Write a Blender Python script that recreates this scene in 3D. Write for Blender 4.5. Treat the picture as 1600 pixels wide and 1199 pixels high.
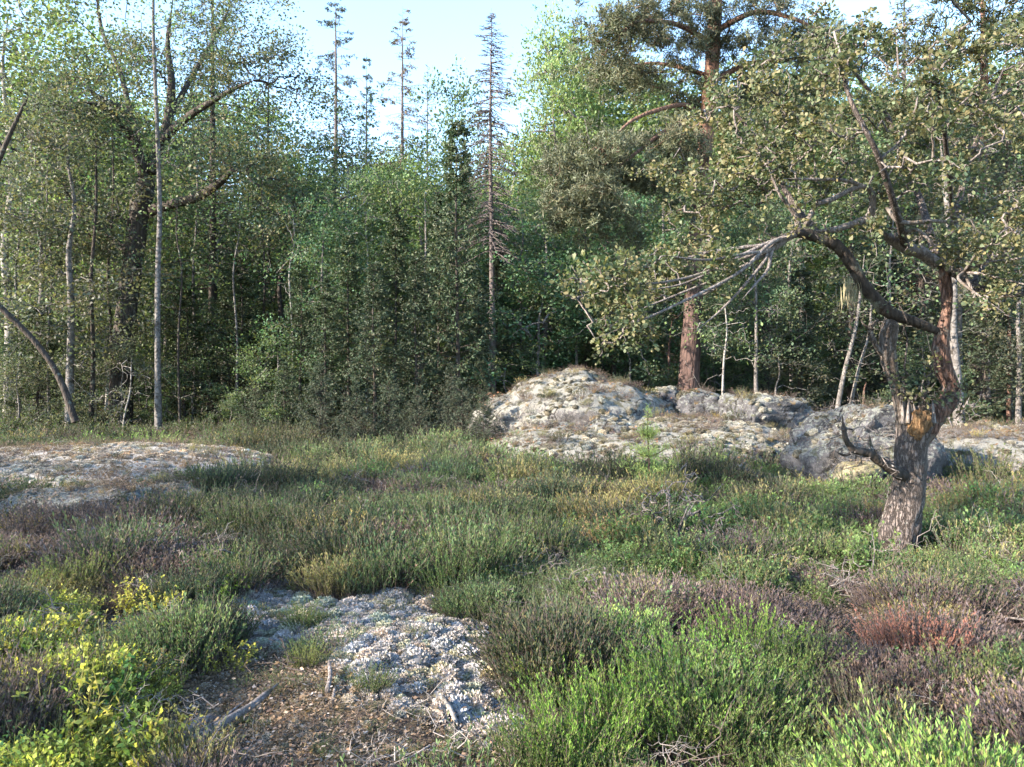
import bpy, math, random
import numpy as np
from mathutils import Vector
from mathutils.bvhtree import BVHTree

S = bpy.context.scene
for _o in list(bpy.data.objects): bpy.data.objects.remove(_o)
R = np.random.default_rng(7)
random.seed(7)

# ------------------------------------------------------------------ camera
F = 1202.0                      # focal length in photo pixels (photo 1600 wide)
EYE = 1.6
cam_d = bpy.data.cameras.new("camera"); cam = bpy.data.objects.new("camera", cam_d)
S.collection.objects.link(cam)
cam.location = (0, 0, EYE); cam.rotation_euler = (math.radians(90), 0, 0)
cam_d.sensor_width = 36; cam_d.lens = 36 * F / 1600
cam_d.clip_start = 0.05; cam_d.clip_end = 2000
S.camera = cam

# ------------------------------------------------------------------ sky, sun, exposure
SUN_DIR = Vector((-0.93, -0.37, 0.0)).normalized()
SUN_EL = math.radians(23)
w = bpy.data.worlds.new("World"); S.world = w; w.use_nodes = True
nt = w.node_tree; nt.nodes.clear()
sky = nt.nodes.new('ShaderNodeTexSky'); sky.sky_type = 'NISHITA'; sky.sun_disc = False
sky.sun_elevation = SUN_EL; sky.sun_rotation = math.atan2(SUN_DIR.x, SUN_DIR.y)
sky.air_density = 1.15; sky.dust_density = 0.3; sky.ozone_density = 2.5
bg = nt.nodes.new('ShaderNodeBackground'); bg.inputs['Strength'].default_value = 0.15
wo = nt.nodes.new('ShaderNodeOutputWorld')
nt.links.new(sky.outputs[0], bg.inputs[0]); nt.links.new(bg.outputs[0], wo.inputs[0])
sd = bpy.data.lights.new("sun", 'SUN'); sd.energy = 4.8; sd.angle = math.radians(0.5)
sd.color = (1.0, 0.86, 0.70)
sun = bpy.data.objects.new("sun", sd); S.collection.objects.link(sun)
sv = Vector((SUN_DIR.x * math.cos(SUN_EL), SUN_DIR.y * math.cos(SUN_EL), math.sin(SUN_EL)))
sun.rotation_euler = sv.to_track_quat('Z', 'Y').to_euler()
S.view_settings.view_transform = 'Standard'; S.view_settings.look = 'None'
S.view_settings.gamma = 1; S.view_settings.use_curve_mapping = False
S.view_settings.exposure = 2.3
S.render.engine = 'CYCLES'
S.cycles.use_denoising = True
S.cycles.max_bounces = 8; S.cycles.transmission_bounces = 4; S.cycles.diffuse_bounces = 4
S.cycles.use_adaptive_sampling = True; S.cycles.adaptive_threshold = 0.02

# ------------------------------------------------------------------ helpers: coordinates
def at(px, py, Y):
    return np.array([(px - 800) / F * Y, Y, EYE - (py - 600) / F * Y])
def gy(py):                                   # distance of level ground seen at row py
    return EYE * F / (py - 600)

# ------------------------------------------------------------------ helpers: noise
def _h(ix, iy, iz, s):
    n = (ix * 374761393 + iy * 668265263 + iz * 2147483647 + s * 1274126177) & 0xffffffff
    n = ((n ^ (n >> 13)) * 1274126177) & 0xffffffff
    n = (n ^ (n >> 16)) & 0xffffff
    return n / 0xffffff * 2 - 1
def vnoise(p, s=0):
    p = np.asarray(p, float); i = np.floor(p).astype(np.int64); f = p - i; f = f * f * (3 - 2 * f)
    x, y, z = i[..., 0], i[..., 1], i[..., 2]; r = 0
    for dx in (0, 1):
        wx = f[..., 0] if dx else 1 - f[..., 0]
        for dy in (0, 1):
            wy = f[..., 1] if dy else 1 - f[..., 1]
            for dz in (0, 1):
                wz = f[..., 2] if dz else 1 - f[..., 2]
                r = r + wx * wy * wz * _h(x + dx, y + dy, z + dz, s)
    return r
def fbm(p, o=4, s=0, g=0.5):
    p = np.asarray(p, float); a = 1; t = 0; r = 0
    for k in range(o):
        r = r + a * vnoise(p * 2 ** k + k * 17.3, s + k); t += a; a *= g
    return r / t
def unit(v): return v / np.maximum(np.linalg.norm(v, axis=-1, keepdims=True), 1e-9)

# ------------------------------------------------------------------ helpers: meshes
def mesh_of(name, parts, mat=None, smooth=False):
    """parts: list of (verts Nx3, faces MxK int, cols Nx3 or None)"""
    V = []; L = []; ST = []; C = []; off = 0; lo = 0
    for v, f, c in parts:
        if len(v) == 0 or len(f) == 0: continue
        V.append(v); L.append((f + off).ravel()); k = f.shape[1]
        ST.append(lo + np.arange(len(f)) * k); lo += f.size; off += len(v)
        cc = np.zeros((len(v), 4)); cc[:, 3] = 1
        cc[:, :3] = (1, 0, 0) if c is None else c
        C.append(cc)
    V = np.concatenate(V).astype(np.float32); L = np.concatenate(L).astype(np.int32)
    ST = np.concatenate(ST).astype(np.int32); C = np.concatenate(C).astype(np.float32)
    me = bpy.data.meshes.new(name)
    me.vertices.add(len(V)); me.vertices.foreach_set('co', V.ravel())
    me.loops.add(len(L)); me.loops.foreach_set('vertex_index', L)
    me.polygons.add(len(ST)); me.polygons.foreach_set('loop_start', ST)
    if smooth: me.polygons.foreach_set('use_smooth', np.ones(len(ST), bool))
    me.update(calc_edges=True)
    a = me.color_attributes.new('col', 'FLOAT_COLOR', 'POINT'); a.data.foreach_set('color', C.ravel())
    if mat: me.materials.append(mat)
    return me

def tubes(P, Rr, sides, col=(1, 0, 0), twist=None):
    """P: (n,k,3) polylines, Rr: (n,k) radii -> verts, faces, cols"""
    P = np.asarray(P, float); Rr = np.asarray(Rr, float)
    n, k, _ = P.shape
    if n == 0: return (np.zeros((0, 3)), np.zeros((0, 4), int), None)
    T = np.empty_like(P); T[:, 1:-1] = P[:, 2:] - P[:, :-2]; T[:, 0] = P[:, 1] - P[:, 0]; T[:, -1] = P[:, -1] - P[:, -2]
    T = unit(T)
    ref = np.where(np.abs(T[:, :1, 2:3]) > 0.8, np.array([[[1., 0, 0]]]), np.array([[[0, 0, 1.]]]))
    A = unit(np.cross(np.broadcast_to(ref, T.shape), T)); B = np.cross(T, A)
    th = np.arange(sides) / sides * 2 * math.pi
    V = P[:, :, None] + Rr[:, :, None, None] * (A[:, :, None] * np.cos(th)[None, None, :, None] + B[:, :, None] * np.sin(th)[None, None, :, None])
    V = V.reshape(-1, 3)
    i = np.arange(n)[:, None, None] * k * sides; j = np.arange(k - 1)[None, :, None] * sides; s = np.arange(sides)[None, None, :]
    s2 = (s + 1) % sides
    Fc = np.stack([i + j + s, i + j + s2, i + j + sides + s2, i + j + sides + s], -1).reshape(-1, 4)
    c = np.broadcast_to(np.array(col, float), (len(V), 3))
    return (V, Fc, c)

def quads(c, a, b, col, mid=0.55):
    """leaf rhombs: centre base c, long vector a, half-width vector b"""
    n = len(c)
    V = np.stack([c, c + a * mid + b, c + a, c + a * mid - b], 1).reshape(-1, 3)
    Fc = np.arange(n * 4).reshape(n, 4)
    return (V, Fc, np.repeat(col, 4, 0))

def rdir(n, rng): return unit(rng.normal(size=(n, 3)))

def leaf_cloud(C, nper, rad, size, rng, flat=0.6, up=0.25, var=0.45, aspect=0.33, tufts=False):
    """leaves round the points C"""
    n = len(C) * nper
    off = np.clip(rng.normal(size=(n, 3)), -1.7, 1.7) * np.array([1, 1, flat]) * rad * 0.55
    c = np.repeat(C, nper, 0) + off
    d = unit(off + rng.normal(size=(n, 3)) * rad * 0.5 + np.array([0, 0, up * rad]))
    nrm = unit(rng.normal(size=(n, 3)) * 0.6 + np.array([0, 0, 0.8]))
    b = unit(np.cross(d, nrm))
    sz = size * rng.uniform(0.65, 1.3, (n, 1))
    g = np.repeat(rng.uniform(1 - var, 1 + var, len(C)), nper) * rng.uniform(0.75, 1.25, n)
    yl = np.clip(np.repeat(rng.random(len(C)) ** 3, nper) + rng.random(n) ** 4 * .5, 0, 1)
    col = np.stack([g, np.zeros(n), yl], 1)
    return quads(c, d * sz, b * sz * aspect, col)

def spline(pts, m):
    """Catmull-Rom resample of pts (k,d) to m samples"""
    P = np.asarray(pts, float); k = len(P)
    P = np.vstack([2 * P[0] - P[1], P, 2 * P[-1] - P[-2]])
    t = np.linspace(0, k - 1 - 1e-6, m); i = t.astype(int); f = (t - i)[:, None]
    a, b, c, d = P[i], P[i + 1], P[i + 2], P[i + 3]
    return 0.5 * (2 * b + (c - a) * f + (2 * a - 5 * b + 4 * c - d) * f ** 2 + (3 * b - 3 * c + d - a) * f ** 3)

def limb(pts, m=None, sides=10, rough=0.12, seed=0, col=(1, 0, 0), ridges=0.0, taper=True):
    """pts: list of (x,y,z,r)"""
    pts = np.asarray(pts, float)
    L = np.linalg.norm(np.diff(pts[:, :3], axis=0), axis=1).sum()
    m = m or max(6, int(L / 0.12))
    q = spline(pts, m); q[:, 3] *= np.clip((1 - np.linspace(0, 1, m)) / 0.12, 0.35, 1) if taper else 1
    v, f, c = tubes(q[None, :, :3], np.maximum(q[None, :, 3], 0.002), sides, col)
    ctr = np.repeat(q[:, :3], sides, 0); d = v - ctr
    rr = np.repeat(np.maximum(q[:, 3], 0.002), sides)
    nz = fbm(v / np.maximum(rr[:, None], 0.02) * np.array([0.9, 0.9, 0.35]), 3, seed) * rough
    if ridges:
        th = np.tile(np.arange(sides) / sides * 2 * math.pi, m)
        nz = nz + ridges * fbm(np.stack([th * 5.1, v[:, 2] * 9, th * 0], 1), 3, seed + 9) * (1)
    v = ctr + d * (1 + nz)[:, None]
    # close both ends with a small dome
    parts = [(v, f, c)]
    for e, s in ((0, -1), (m - 1, 1)):
        t = unit(q[-1, :3] - q[-2, :3]) if e else unit(q[1, :3] - q[0, :3])
        ring = v[e * sides:(e + 1) * sides]; tip = q[e, :3] + s * t * max(q[e, 3], 0.002) * 0.5
        vv = np.vstack([ring, tip]); a = np.arange(sides)
        parts.append((vv, np.stack([a, (a + 1) % sides, np.full(sides, sides)], 1), np.broadcast_to(np.array(col, float), (sides + 1, 3))))
    return parts, q

def attach(nodes, radii, targets, rng, jit=0.12, droop=0.0, bias=0.0, rmax=9.0):
    """grow twigs from a skeleton to every target; returns tube parts"""
    nodes = [np.asarray(x, float) for x in nodes]
    N0 = len(nodes); cap = 4
    A = np.zeros((N0 + len(targets) * cap, 3)); A[:N0] = nodes
    par = np.full(len(A), -1); cnt = np.zeros(len(A)); rad0 = np.full(len(A), np.inf); rad0[:N0] = radii
    cost = np.zeros(len(A)); n = N0
    T = np.asarray(targets)
    d0 = np.sqrt(((T[:, None, :] - A[None, :N0, :]) ** 2).sum(-1)).min(1)
    lines = []
    for ti in np.argsort(d0):
        t = T[ti]
        D = np.sqrt(((A[:n] - t) ** 2).sum(1)) + bias * cost[:n]
        j = int(np.argmin(D)); a = A[j]; L = np.linalg.norm(t - a)
        k = 4; f = np.linspace(0, 1, k + 1)[1:, None]
        P = a + (t - a) * f; P[:-1] += rng.normal(size=(k - 1, 3)) * L * jit; P[:, 2] += -droop * L * np.sin(f[:, 0] * math.pi)
        idx = []
        p = j
        for q in P:
            A[n] = q; par[n] = p; cost[n] = cost[p] + L / k; p = n; idx.append(n); n += 1
        lines.append([j] + idx)
        p = n - 1
        while p >= N0: cnt[p] += 1; p = par[p]
    r = np.minimum(0.0045 * np.power(np.maximum(cnt, 1), 0.45), rmax)
    LN = np.array(lines)
    Rr = r[LN]; Rr[:, 0] = np.minimum(Rr[:, 1] * 1.25, rad0[LN[:, 0]]); Rr[:, -1] *= 0.7
    thick = Rr[:, 1] > 0.018
    P = A[LN]
    return [tubes(P[thick], Rr[thick], 6), tubes(P[~thick], Rr[~thick], 3)], A[:n]

# ------------------------------------------------------------------ materials
def new_mat(name):
    m = bpy.data.materials.new(name); m.use_nodes = True
    t = m.node_tree; t.nodes.clear(); o = t.nodes.new('ShaderNodeOutputMaterial')
    return m, t, o
def N(t, kind, **kw):
    n = t.nodes.new(kind)
    for k, v in kw.items(): setattr(n, k, v)
    return n
def ramp(t, fac, stops):
    r = N(t, 'ShaderNodeValToRGB'); e = r.color_ramp.elements
    while len(e) < len(stops): e.new(0.5)
    for i, (p, c) in enumerate(stops): e[i].position = p; e[i].color = (*c, 1)
    t.links.new(fac, r.inputs[0]); return r.outputs[0]
def mixc(t, fac, a, b, mode='MIX'):
    m = N(t, 'ShaderNodeMix', data_type='RGBA', blend_type=mode)
    for s, v in ((m.inputs[0], fac), (m.inputs[6], a), (m.inputs[7], b)):
        if isinstance(v, (int, float)): s.default_value = v
        elif isinstance(v, tuple): s.default_value = (*v, 1) if len(v) == 3 else v
        else: t.links.new(v, s)
    return m.outputs[2]
def math_(t, op, a, b=0.0):
    m = N(t, 'ShaderNodeMath', operation=op)
    for s, v in ((m.inputs[0], a), (m.inputs[1], b)):
        if isinstance(v, (int, float)): s.default_value = v
        else: t.links.new(v, s)
    return m.outputs[0]
def noise(t, scale, detail=5, rough=0.6, vec=None):
    n = N(t, 'ShaderNodeTexNoise'); n.inputs['Scale'].default_value = scale
    n.inputs['Detail'].default_value = detail; n.inputs['Roughness'].default_value = rough
    if vec is not None: t.links.new(vec, n.inputs['Vector'])
    return n.outputs[0]

def mat_foliage(name, wood=(0.10, 0.075, 0.055), yellow=(0.27, 0.20, 0.09), yamt=0.32, trans=0.4, rough=0.6):
    """vertex colour 'col': r = brightness of the piece, g = how woody it is, b = how yellowed it is; 'tint' = the plant's own colour"""
    m, t, o = new_mat(name)
    a = N(t, 'ShaderNodeAttribute', attribute_name='col'); sep = N(t, 'ShaderNodeSeparateColor'); t.links.new(a.outputs['Color'], sep.inputs[0])
    ti = N(t, 'ShaderNodeAttribute', attribute_name='tint', attribute_type='INSTANCER')
    oi = N(t, 'ShaderNodeObjectInfo')
    br = math_(t, 'MULTIPLY', sep.outputs[0], math_(t, 'MULTIPLY_ADD', oi.outputs['Random'], 0.3))
    br.node.inputs[1].links[0].from_node.inputs[2].default_value = 0.85
    vm = N(t, 'ShaderNodeVectorMath', operation='SCALE'); t.links.new(ti.outputs['Vector'], vm.inputs[0]); t.links.new(br, vm.inputs['Scale'])
    c = mixc(t, math_(t, 'MULTIPLY', sep.outputs[2], yamt), vm.outputs[0], yellow)
    c = mixc(t, sep.outputs[1], c, wood)
    d = N(t, 'ShaderNodeBsdfPrincipled'); t.links.new(c, d.inputs['Base Color']); d.inputs['Roughness'].default_value = rough
    d.inputs['Specular IOR Level'].default_value = 0.35
    tr = N(t, 'ShaderNodeBsdfTranslucent')
    t.links.new(mixc(t, 1.0, c, (1.25, 1.35, 0.8), 'MULTIPLY'), tr.inputs[0])
    mx = N(t, 'ShaderNodeMixShader')
    tf = math_(t, 'MULTIPLY', math_(t, 'SUBTRACT', 1.0, sep.outputs[1]), trans)
    t.links.new(tf, mx.inputs[0]); t.links.new(d.outputs[0], mx.inputs[1]); t.links.new(tr.outputs[0], mx.inputs[2])
    t.links.new(mx.outputs[0], o.inputs[0])
    return m

def mat_bark(name, dark, light, patch=None, patch_amt=0.5, scale=14, stretch=0.22, bump=0.6, patch_scale=5, upper=None, upz=(2, 5)):
    m, t, o = new_mat(name)
    tc = N(t, 'ShaderNodeTexCoord'); mp = N(t, 'ShaderNodeMapping'); mp.inputs['Scale'].default_value = (1, 1, stretch)
    t.links.new(tc.outputs['Object'], mp.inputs[0])
    v = N(t, 'ShaderNodeTexVoronoi', feature='DISTANCE_TO_EDGE'); v.inputs['Scale'].default_value = scale
    nz = noise(t, scale * 0.8, 6, 0.7, mp.outputs[0])
    ad = N(t, 'ShaderNodeVectorMath', operation='ADD'); t.links.new(mp.outputs[0], ad.inputs[0])
    sc = N(t, 'ShaderNodeVectorMath', operation='SCALE'); t.links.new(nz, sc.inputs[0]); sc.inputs['Scale'].default_value = 0.09
    t.links.new(sc.outputs[0], ad.inputs[1]); t.links.new(ad.outputs[0], v.inputs['Vector'])
    cr = ramp(t, v.outputs[0], [(0.0, (0.0,) * 3), (0.22, (1.0,) * 3)])
    hh = math_(t, 'MULTIPLY', cr, math_(t, 'ADD', nz, 0.3))
    c = mixc(t, hh, dark, light)
    c = mixc(t, ramp(t, noise(t, 3, 4, 0.6, tc.outputs['Object']), [(0.35, (0,) * 3), (0.65, (0.6,) * 3)]), c, tuple(x * 0.75 for x in light))
    if upper:
        sx = N(t, 'ShaderNodeSeparateXYZ'); t.links.new(tc.outputs['Object'], sx.inputs[0])
        mr = N(t, 'ShaderNodeMapRange'); mr.inputs[1].default_value = upz[0]; mr.inputs[2].default_value = upz[1]; t.links.new(sx.outputs[2], mr.inputs[0])
        c = mixc(t, mr.outputs[0], c, mixc(t, hh, tuple(x * 0.5 for x in upper), upper))
    if patch:
        f = ramp(t, noise(t, patch_scale, 6, 0.7, tc.outputs['Object']), [(0.62 - 0.25 * patch_amt, (0,) * 3), (0.70 - 0.2 * patch_amt, (1,) * 3)])
        c = mixc(t, f, c, patch)
    d = N(t, 'ShaderNodeBsdfPrincipled'); t.links.new(c, d.inputs['Base Color']); d.inputs['Roughness'].default_value = 0.9
    d.inputs['Specular IOR Level'].default_value = 0.2
    b = N(t, 'ShaderNodeBump'); b.inputs['Strength'].default_value = bump; b.inputs['Distance'].default_value = 0.02
    t.links.new(hh, b.inputs['Height']); t.links.new(b.outputs[0], d.inputs['Normal'])
    t.links.new(d.outputs[0], o.inputs[0])
    return m

def mat_rock(name, base=(0.20, 0.20, 0.205), lich=(0.42, 0.42, 0.38), moss=(0.10, 0.11, 0.05), lamt=0.5, mossamt=0.35):
    m, t, o = new_mat(name)
    tc = N(t, 'ShaderNodeTexCoord'); P = tc.outputs['Object']
    n1 = noise(t, 3.5, 8, 0.75, P); n2 = noise(t, 18, 6, 0.7, P); n3 = noise(t, 70, 3, 0.6, P)
    c = mixc(t, ramp(t, n1, [(0.38, (0,) * 3), (0.60, (1,) * 3)]), tuple(x * 0.35 for x in base), tuple(x * 1.5 for x in base))
    c = mixc(t, ramp(t, n3, [(0.42, (0,) * 3), (0.6, (0.7,) * 3)]), c, tuple(x * 0.45 for x in base))
    geo = N(t, 'ShaderNodeNewGeometry'); sx = N(t, 'ShaderNodeSeparateXYZ'); t.links.new(geo.outputs['Normal'], sx.inputs[0])
    top = N(t, 'ShaderNodeMapRange'); top.inputs[1].default_value = 0.05; top.inputs[2].default_value = 0.85; t.links.new(sx.outputs[2], top.inputs[0])
    lf = math_(t, 'ADD', n2, math_(t, 'MULTIPLY', top.outputs[0], 0.16 * lamt * 2))
    c = mixc(t, ramp(t, lf, [(0.58, (0,) * 3), (0.66, (0.9,) * 3)]), c, lich)
    n4 = noise(t, 5, 7, 0.7, P)
    c = mixc(t, ramp(t, math_(t, 'ADD', n4, math_(t, 'MULTIPLY', top.outputs[0], 0.2 * mossamt)), [(0.60, (0,) * 3), (0.68, (0.85,) * 3)]), c, moss)
    vo = N(t, 'ShaderNodeTexVoronoi', feature='DISTANCE_TO_EDGE'); vo.inputs['Scale'].default_value = 1.1
    wv = N(t, 'ShaderNodeVectorMath', operation='ADD'); t.links.new(P, wv.inputs[0]); s5 = N(t, 'ShaderNodeVectorMath', operation='SCALE'); s5.inputs['Scale'].default_value = 0.8
    t.links.new(n1, s5.inputs[0]); t.links.new(s5.outputs[0], wv.inputs[1]); t.links.new(wv.outputs[0], vo.inputs['Vector'])
    ck = ramp(t, vo.outputs[0], [(0.0, (1,) * 3), (0.018, (0,) * 3)])
    c = mixc(t, ck, c, (0.03, 0.028, 0.025))
    d = N(t, 'ShaderNodeBsdfPrincipled'); t.links.new(c, d.inputs['Base Color']); d.inputs['Roughness'].default_value = 0.92
    d.inputs['Specular IOR Level'].default_value = 0.25
    b = N(t, 'ShaderNodeBump'); b.inputs['Strength'].default_value = 0.9; b.inputs['Distance'].default_value = 0.05
    hsum = math_(t, 'SUBTRACT', math_(t, 'ADD', n2, math_(t, 'MULTIPLY', n3, 0.4)), ck)
    t.links.new(hsum, b.inputs['Height']); t.links.new(b.outputs[0], d.inputs['Normal']); t.links.new(d.outputs[0], o.inputs[0])
    return m

def mat_ground():
    m, t, o = new_mat('ground_soil')
    tc = N(t, 'ShaderNodeTexCoord'); P = tc.outputs['Object']
    n1 = noise(t, 0.9, 8, 0.7, P); n2 = noise(t, 35, 6, 0.75, P); n3 = noise(t, 6, 6, 0.7, P)
    c = mixc(t, ramp(t, n2, [(0.35, (0,) * 3), (0.65, (1,) * 3)]), (0.028, 0.020, 0.016), (0.15, 0.10, 0.07))
    c = mixc(t, ramp(t, n3, [(0.48, (0,) * 3), (0.62, (0.7,) * 3)]), c, (0.055, 0.065, 0.028))
    c = mixc(t, ramp(t, n1, [(0.5, (0,) * 3), (0.66, (0.5,) * 3)]), c, (0.16, 0.12, 0.08))
    d = N(t, 'ShaderNodeBsdfPrincipled'); t.links.new(c, d.inputs['Base Color']); d.inputs['Roughness'].default_value = 0.95
    b = N(t, 'ShaderNodeBump'); b.inputs['Strength'].default_value = 1; b.inputs['Distance'].default_value = 0.04
    t.links.new(n2, b.inputs['Height']); t.links.new(b.outputs[0], d.inputs['Normal']); t.links.new(d.outputs[0], o.inputs[0])
    return m

M_LEAF = mat_foliage('leaf')
M_OAKLEAF = mat_foliage('oak_leaf', yellow=(0.32, 0.24, 0.12), yamt=0.5, trans=0.35)
M_NEEDLE = mat_foliage('needle', yellow=(0.17, 0.12, 0.05), yamt=0.3, trans=0.15)
M_HEATH = mat_foliage('heath', wood=(0.10, 0.075, 0.07), yellow=(0.22, 0.15, 0.06), yamt=0.5, trans=0.25, rough=0.8)
M_LICHEN = mat_foliage('reindeer_lichen', wood=(0.2, 0.16, 0.12), yellow=(0.42, 0.38, 0.26), yamt=0.5, trans=0.1, rough=0.95)
M_OAKBARK = mat_bark('oak_bark', (0.030, 0.024, 0.021), (0.185, 0.155, 0.145), patch=(0.27, 0.27, 0.24), patch_amt=0.05, scale=34, bump=1.0, patch_scale=22, stretch=0.3)
M_DARKBARK = mat_bark('dark_bark', (0.02, 0.017, 0.015), (0.075, 0.062, 0.055), patch=(0.13, 0.14, 0.12), patch_amt=0.2, scale=12)
M_GREYBARK = mat_bark('grey_bark', (0.06, 0.054, 0.05), (0.19, 0.178, 0.172), patch=(0.04, 0.035, 0.03), patch_amt=0.35, scale=9, stretch=0.9)
M_BIRCH = mat_bark('birch_bark', (0.16, 0.15, 0.14), (0.34, 0.32, 0.30), patch=(0.05, 0.045, 0.04), patch_amt=0.45, scale=6, stretch=3, bump=0.3, patch_scale=7)
M_PINEBARK = mat_bark('pine_bark', (0.028, 0.02, 0.018), (0.115, 0.075, 0.066), scale=8, stretch=0.3, bump=1, upper=(0.20, 0.115, 0.085), upz=(4.0, 8.5))
M_DEADWOOD = mat_bark('dead_wood', (0.085, 0.07, 0.065), (0.26, 0.235, 0.225), patch=(0.10, 0.08, 0.06), patch_amt=0.3, scale=30, stretch=0.1)
M_STUB = mat_bark('stub_wood', (0.06, 0.048, 0.042), (0.19, 0.165, 0.15), patch=(0.07, 0.055, 0.045), patch_amt=0.5, scale=30, stretch=0.15, patch_scale=14, bump=1)
M_DEADSPRUCE = mat_bark('dead_spruce_bark', (0.05, 0.042, 0.042), (0.165, 0.142, 0.142), patch=(0.12, 0.10, 0.09), patch_amt=0.4, scale=14)
M_RAWWOOD = mat_bark('raw_wood', (0.10, 0.058, 0.03), (0.27, 0.165, 0.085), scale=38, stretch=0.1, bump=0.8, patch=(0.1, 0.06, 0.035), patch_amt=0.25, patch_scale=20)
M_REDBARK = mat_bark('red_bark', (0.05, 0.028, 0.022), (0.19, 0.115, 0.09), patch=(.16, .14, .12), patch_amt=.3, scale=26, stretch=0.25, patch_scale=12, bump=1)
M_ROCK = mat_rock('granite_grey', (0.095, 0.094, 0.102), (0.19, 0.20, 0.18), moss=(.06, .062, .035), lamt=0.45)
M_ROCKL = mat_rock('granite_lichen', (0.115, 0.11, 0.112), (0.22, 0.215, 0.19), moss=(.07, .066, .036), lamt=0.8, mossamt=0.5)
M_ROCKP = mat_rock('granite_pink', (0.22, 0.195, 0.18), (0.40, 0.375, 0.34), moss=(.16, .13, .07), lamt=0.9, mossamt=0.3)
M_ROCKY = mat_rock('granite_mossy', (0.18, 0.16, 0.12), (0.28, 0.25, 0.16), moss=(0.19, 0.17, 0.08), lamt=0.8, mossamt=0.8)
M_GROUND = mat_ground()

# ------------------------------------------------------------------ helpers: objects
COL = S.collection
def tagset(o, label=None, cat=None, group=None, kind=None, tint=None):
    if label: o['label'] = label
    if cat: o['category'] = cat
    if group: o['group'] = group
    if kind: o['kind'] = kind
    if tint is not None: o['tint'] = [float(x) for x in tint]
    return o
def mobj(name, me, parent=None, **kw):
    o = bpy.data.objects.new(name, me); COL.objects.link(o)
    if parent: o.parent = parent
    return tagset(o, **kw)
def empty(name, loc=(0, 0, 0), rz=0, sc=1, **kw):
    o = bpy.data.objects.new(name, None); COL.objects.link(o); o.location = [float(v) for v in loc]; o.rotation_euler = (0, 0, rz)
    o.scale = (sc, sc, sc) if np.isscalar(sc) else sc; o.empty_display_size = 0.2
    return tagset(o, **kw)

# ================================================================== GROUND
def ground_h(x, y):
    p = np.stack([x, y, x * 0], -1)
    near = np.clip((40 - np.abs(y)) / 20, 0, 1)
    h = 0.14 * fbm(p * 0.35, 3, 3) + 0.085 * fbm(p * 1.3, 3, 5) * near
    h = h + 1.2 * fbm(p * 0.03, 2, 8) * np.clip((y - 35) / 40, 0, 1) + 5 * np.clip((y - 50) / 60, 0, 1) ** 1.3
    # hollow behind the slab on the left, rise towards the outcrop
    h = h + 0.35 * np.exp(-(((x - 3.5) / 5) ** 2 + ((y - 20) / 5) ** 2))
    return h
def gz(x, y): return float(ground_h(np.array([float(x)]), np.array([float(y)]))[0])
def build_ground():
    u = np.linspace(-1, 1, 261); xs = np.sign(u) * (12 * np.abs(u) + 400 * np.abs(u) ** 5)
    v = np.linspace(0, 1, 300); ys = -60 + 60 * np.clip(v / 0.1, 0, 1) + np.where(v > 0.1, 30 * (v - 0.1) / 0.9 + 420 * np.clip((v - 0.1) / 0.9, 0, 1) ** 5, 0)
    X, Y = np.meshgrid(xs, ys); Z = ground_h(X.ravel(), Y.ravel())
    V = np.stack([X.ravel(), Y.ravel(), Z], 1); nx = len(xs); ny = len(ys)
    i = (np.arange(ny - 1)[:, None] * nx + np.arange(nx - 1)[None]).ravel()
    Fc = np.stack([i, i + 1, i + nx + 1, i + nx], 1)
    me = mesh_of('ground', [(V, Fc, None)], M_GROUND, True)
    mobj('ground', me, kind='structure')
    return V, Fc
GV, GF = build_ground()

# ================================================================== ROCKS
def ico(sub):
    import bmesh
    bm = bmesh.new(); bmesh.ops.create_icosphere(bm, subdivisions=sub, radius=1)
    v = np.array([x.co[:] for x in bm.verts]); f = np.array([[q.index for q in x.verts] for x in bm.faces]); bm.free()
    return v, f
ICO = {k: ico(k) for k in (2, 3, 4, 5, 6)}
SURF = []                         # for placing plants on what is really there
def rock(name, loc, rad, rz=0, seed=0, box=0.6, rough=0.18, sub=6, mat=None, cuts=5, tilt=0, strata=0.0, **kw):
    v, f = ICO[sub]; v = v.copy(); rg = np.random.default_rng(seed + 100)
    q = np.sign(v) * np.abs(v) ** box; q[:, 2] = np.sign(v[:, 2]) * np.abs(v[:, 2]) ** (box * 0.9)
    q = q / np.maximum(np.linalg.norm(q, axis=1, keepdims=True) ** 0.35, 1e-6)
    for k in range(cuts):
        n = rdir(1, rg)[0]; n[2] = abs(n[2]) * 0.5; n /= np.linalg.norm(n); d = rg.uniform(0.72, 0.95)
        s = q @ n - d; q = q - np.where(s > 0, s * 0.9, 0)[:, None] * n
    rad = tuple(r * (RK if loc[1] > 8 else 1) for r in rad); q = q * np.array(rad)
    nm = unit(v); sc = 1.6 / max(rad)
    a = fbm(q * sc * 1.2 + seed * 3.1, 5, seed, 0.55) * rough * min(rad) * 1.6
    ridge = (1 - np.abs(fbm(q * sc * 2.5 + 9 + seed, 4, seed + 3))) ** 6
    q = q + nm * (a - ridge * rough * 0.35 * min(rad) + 0.018 * fbm(q * 9, 4, seed + 6))[:, None]
    if strata: q[:, :2] *= (1 + strata * np.sin(q[:, 2] * 14 + 2 * fbm(q * 1.5, 2, 3)))[:, None] ** 0.5
    ct, st = math.cos(tilt), math.sin(tilt); q = np.stack([q[:, 0] * ct + q[:, 2] * st, q[:, 1], -q[:, 0] * st + q[:, 2] * ct], 1)
    me = mesh_of(name, [(q, f, None)], mat or M_ROCK, True)
    o = mobj(name, me, **kw); o.location = loc; o.rotation_euler = (0, 0, rz)
    c, s = math.cos(rz), math.sin(rz)
    SURF.append((np.stack([q[:, 0] * c - q[:, 1] * s, q[:, 0] * s + q[:, 1] * c, q[:, 2]], 1) + np.array(loc), f))
    return o
RK = 0.86
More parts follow.
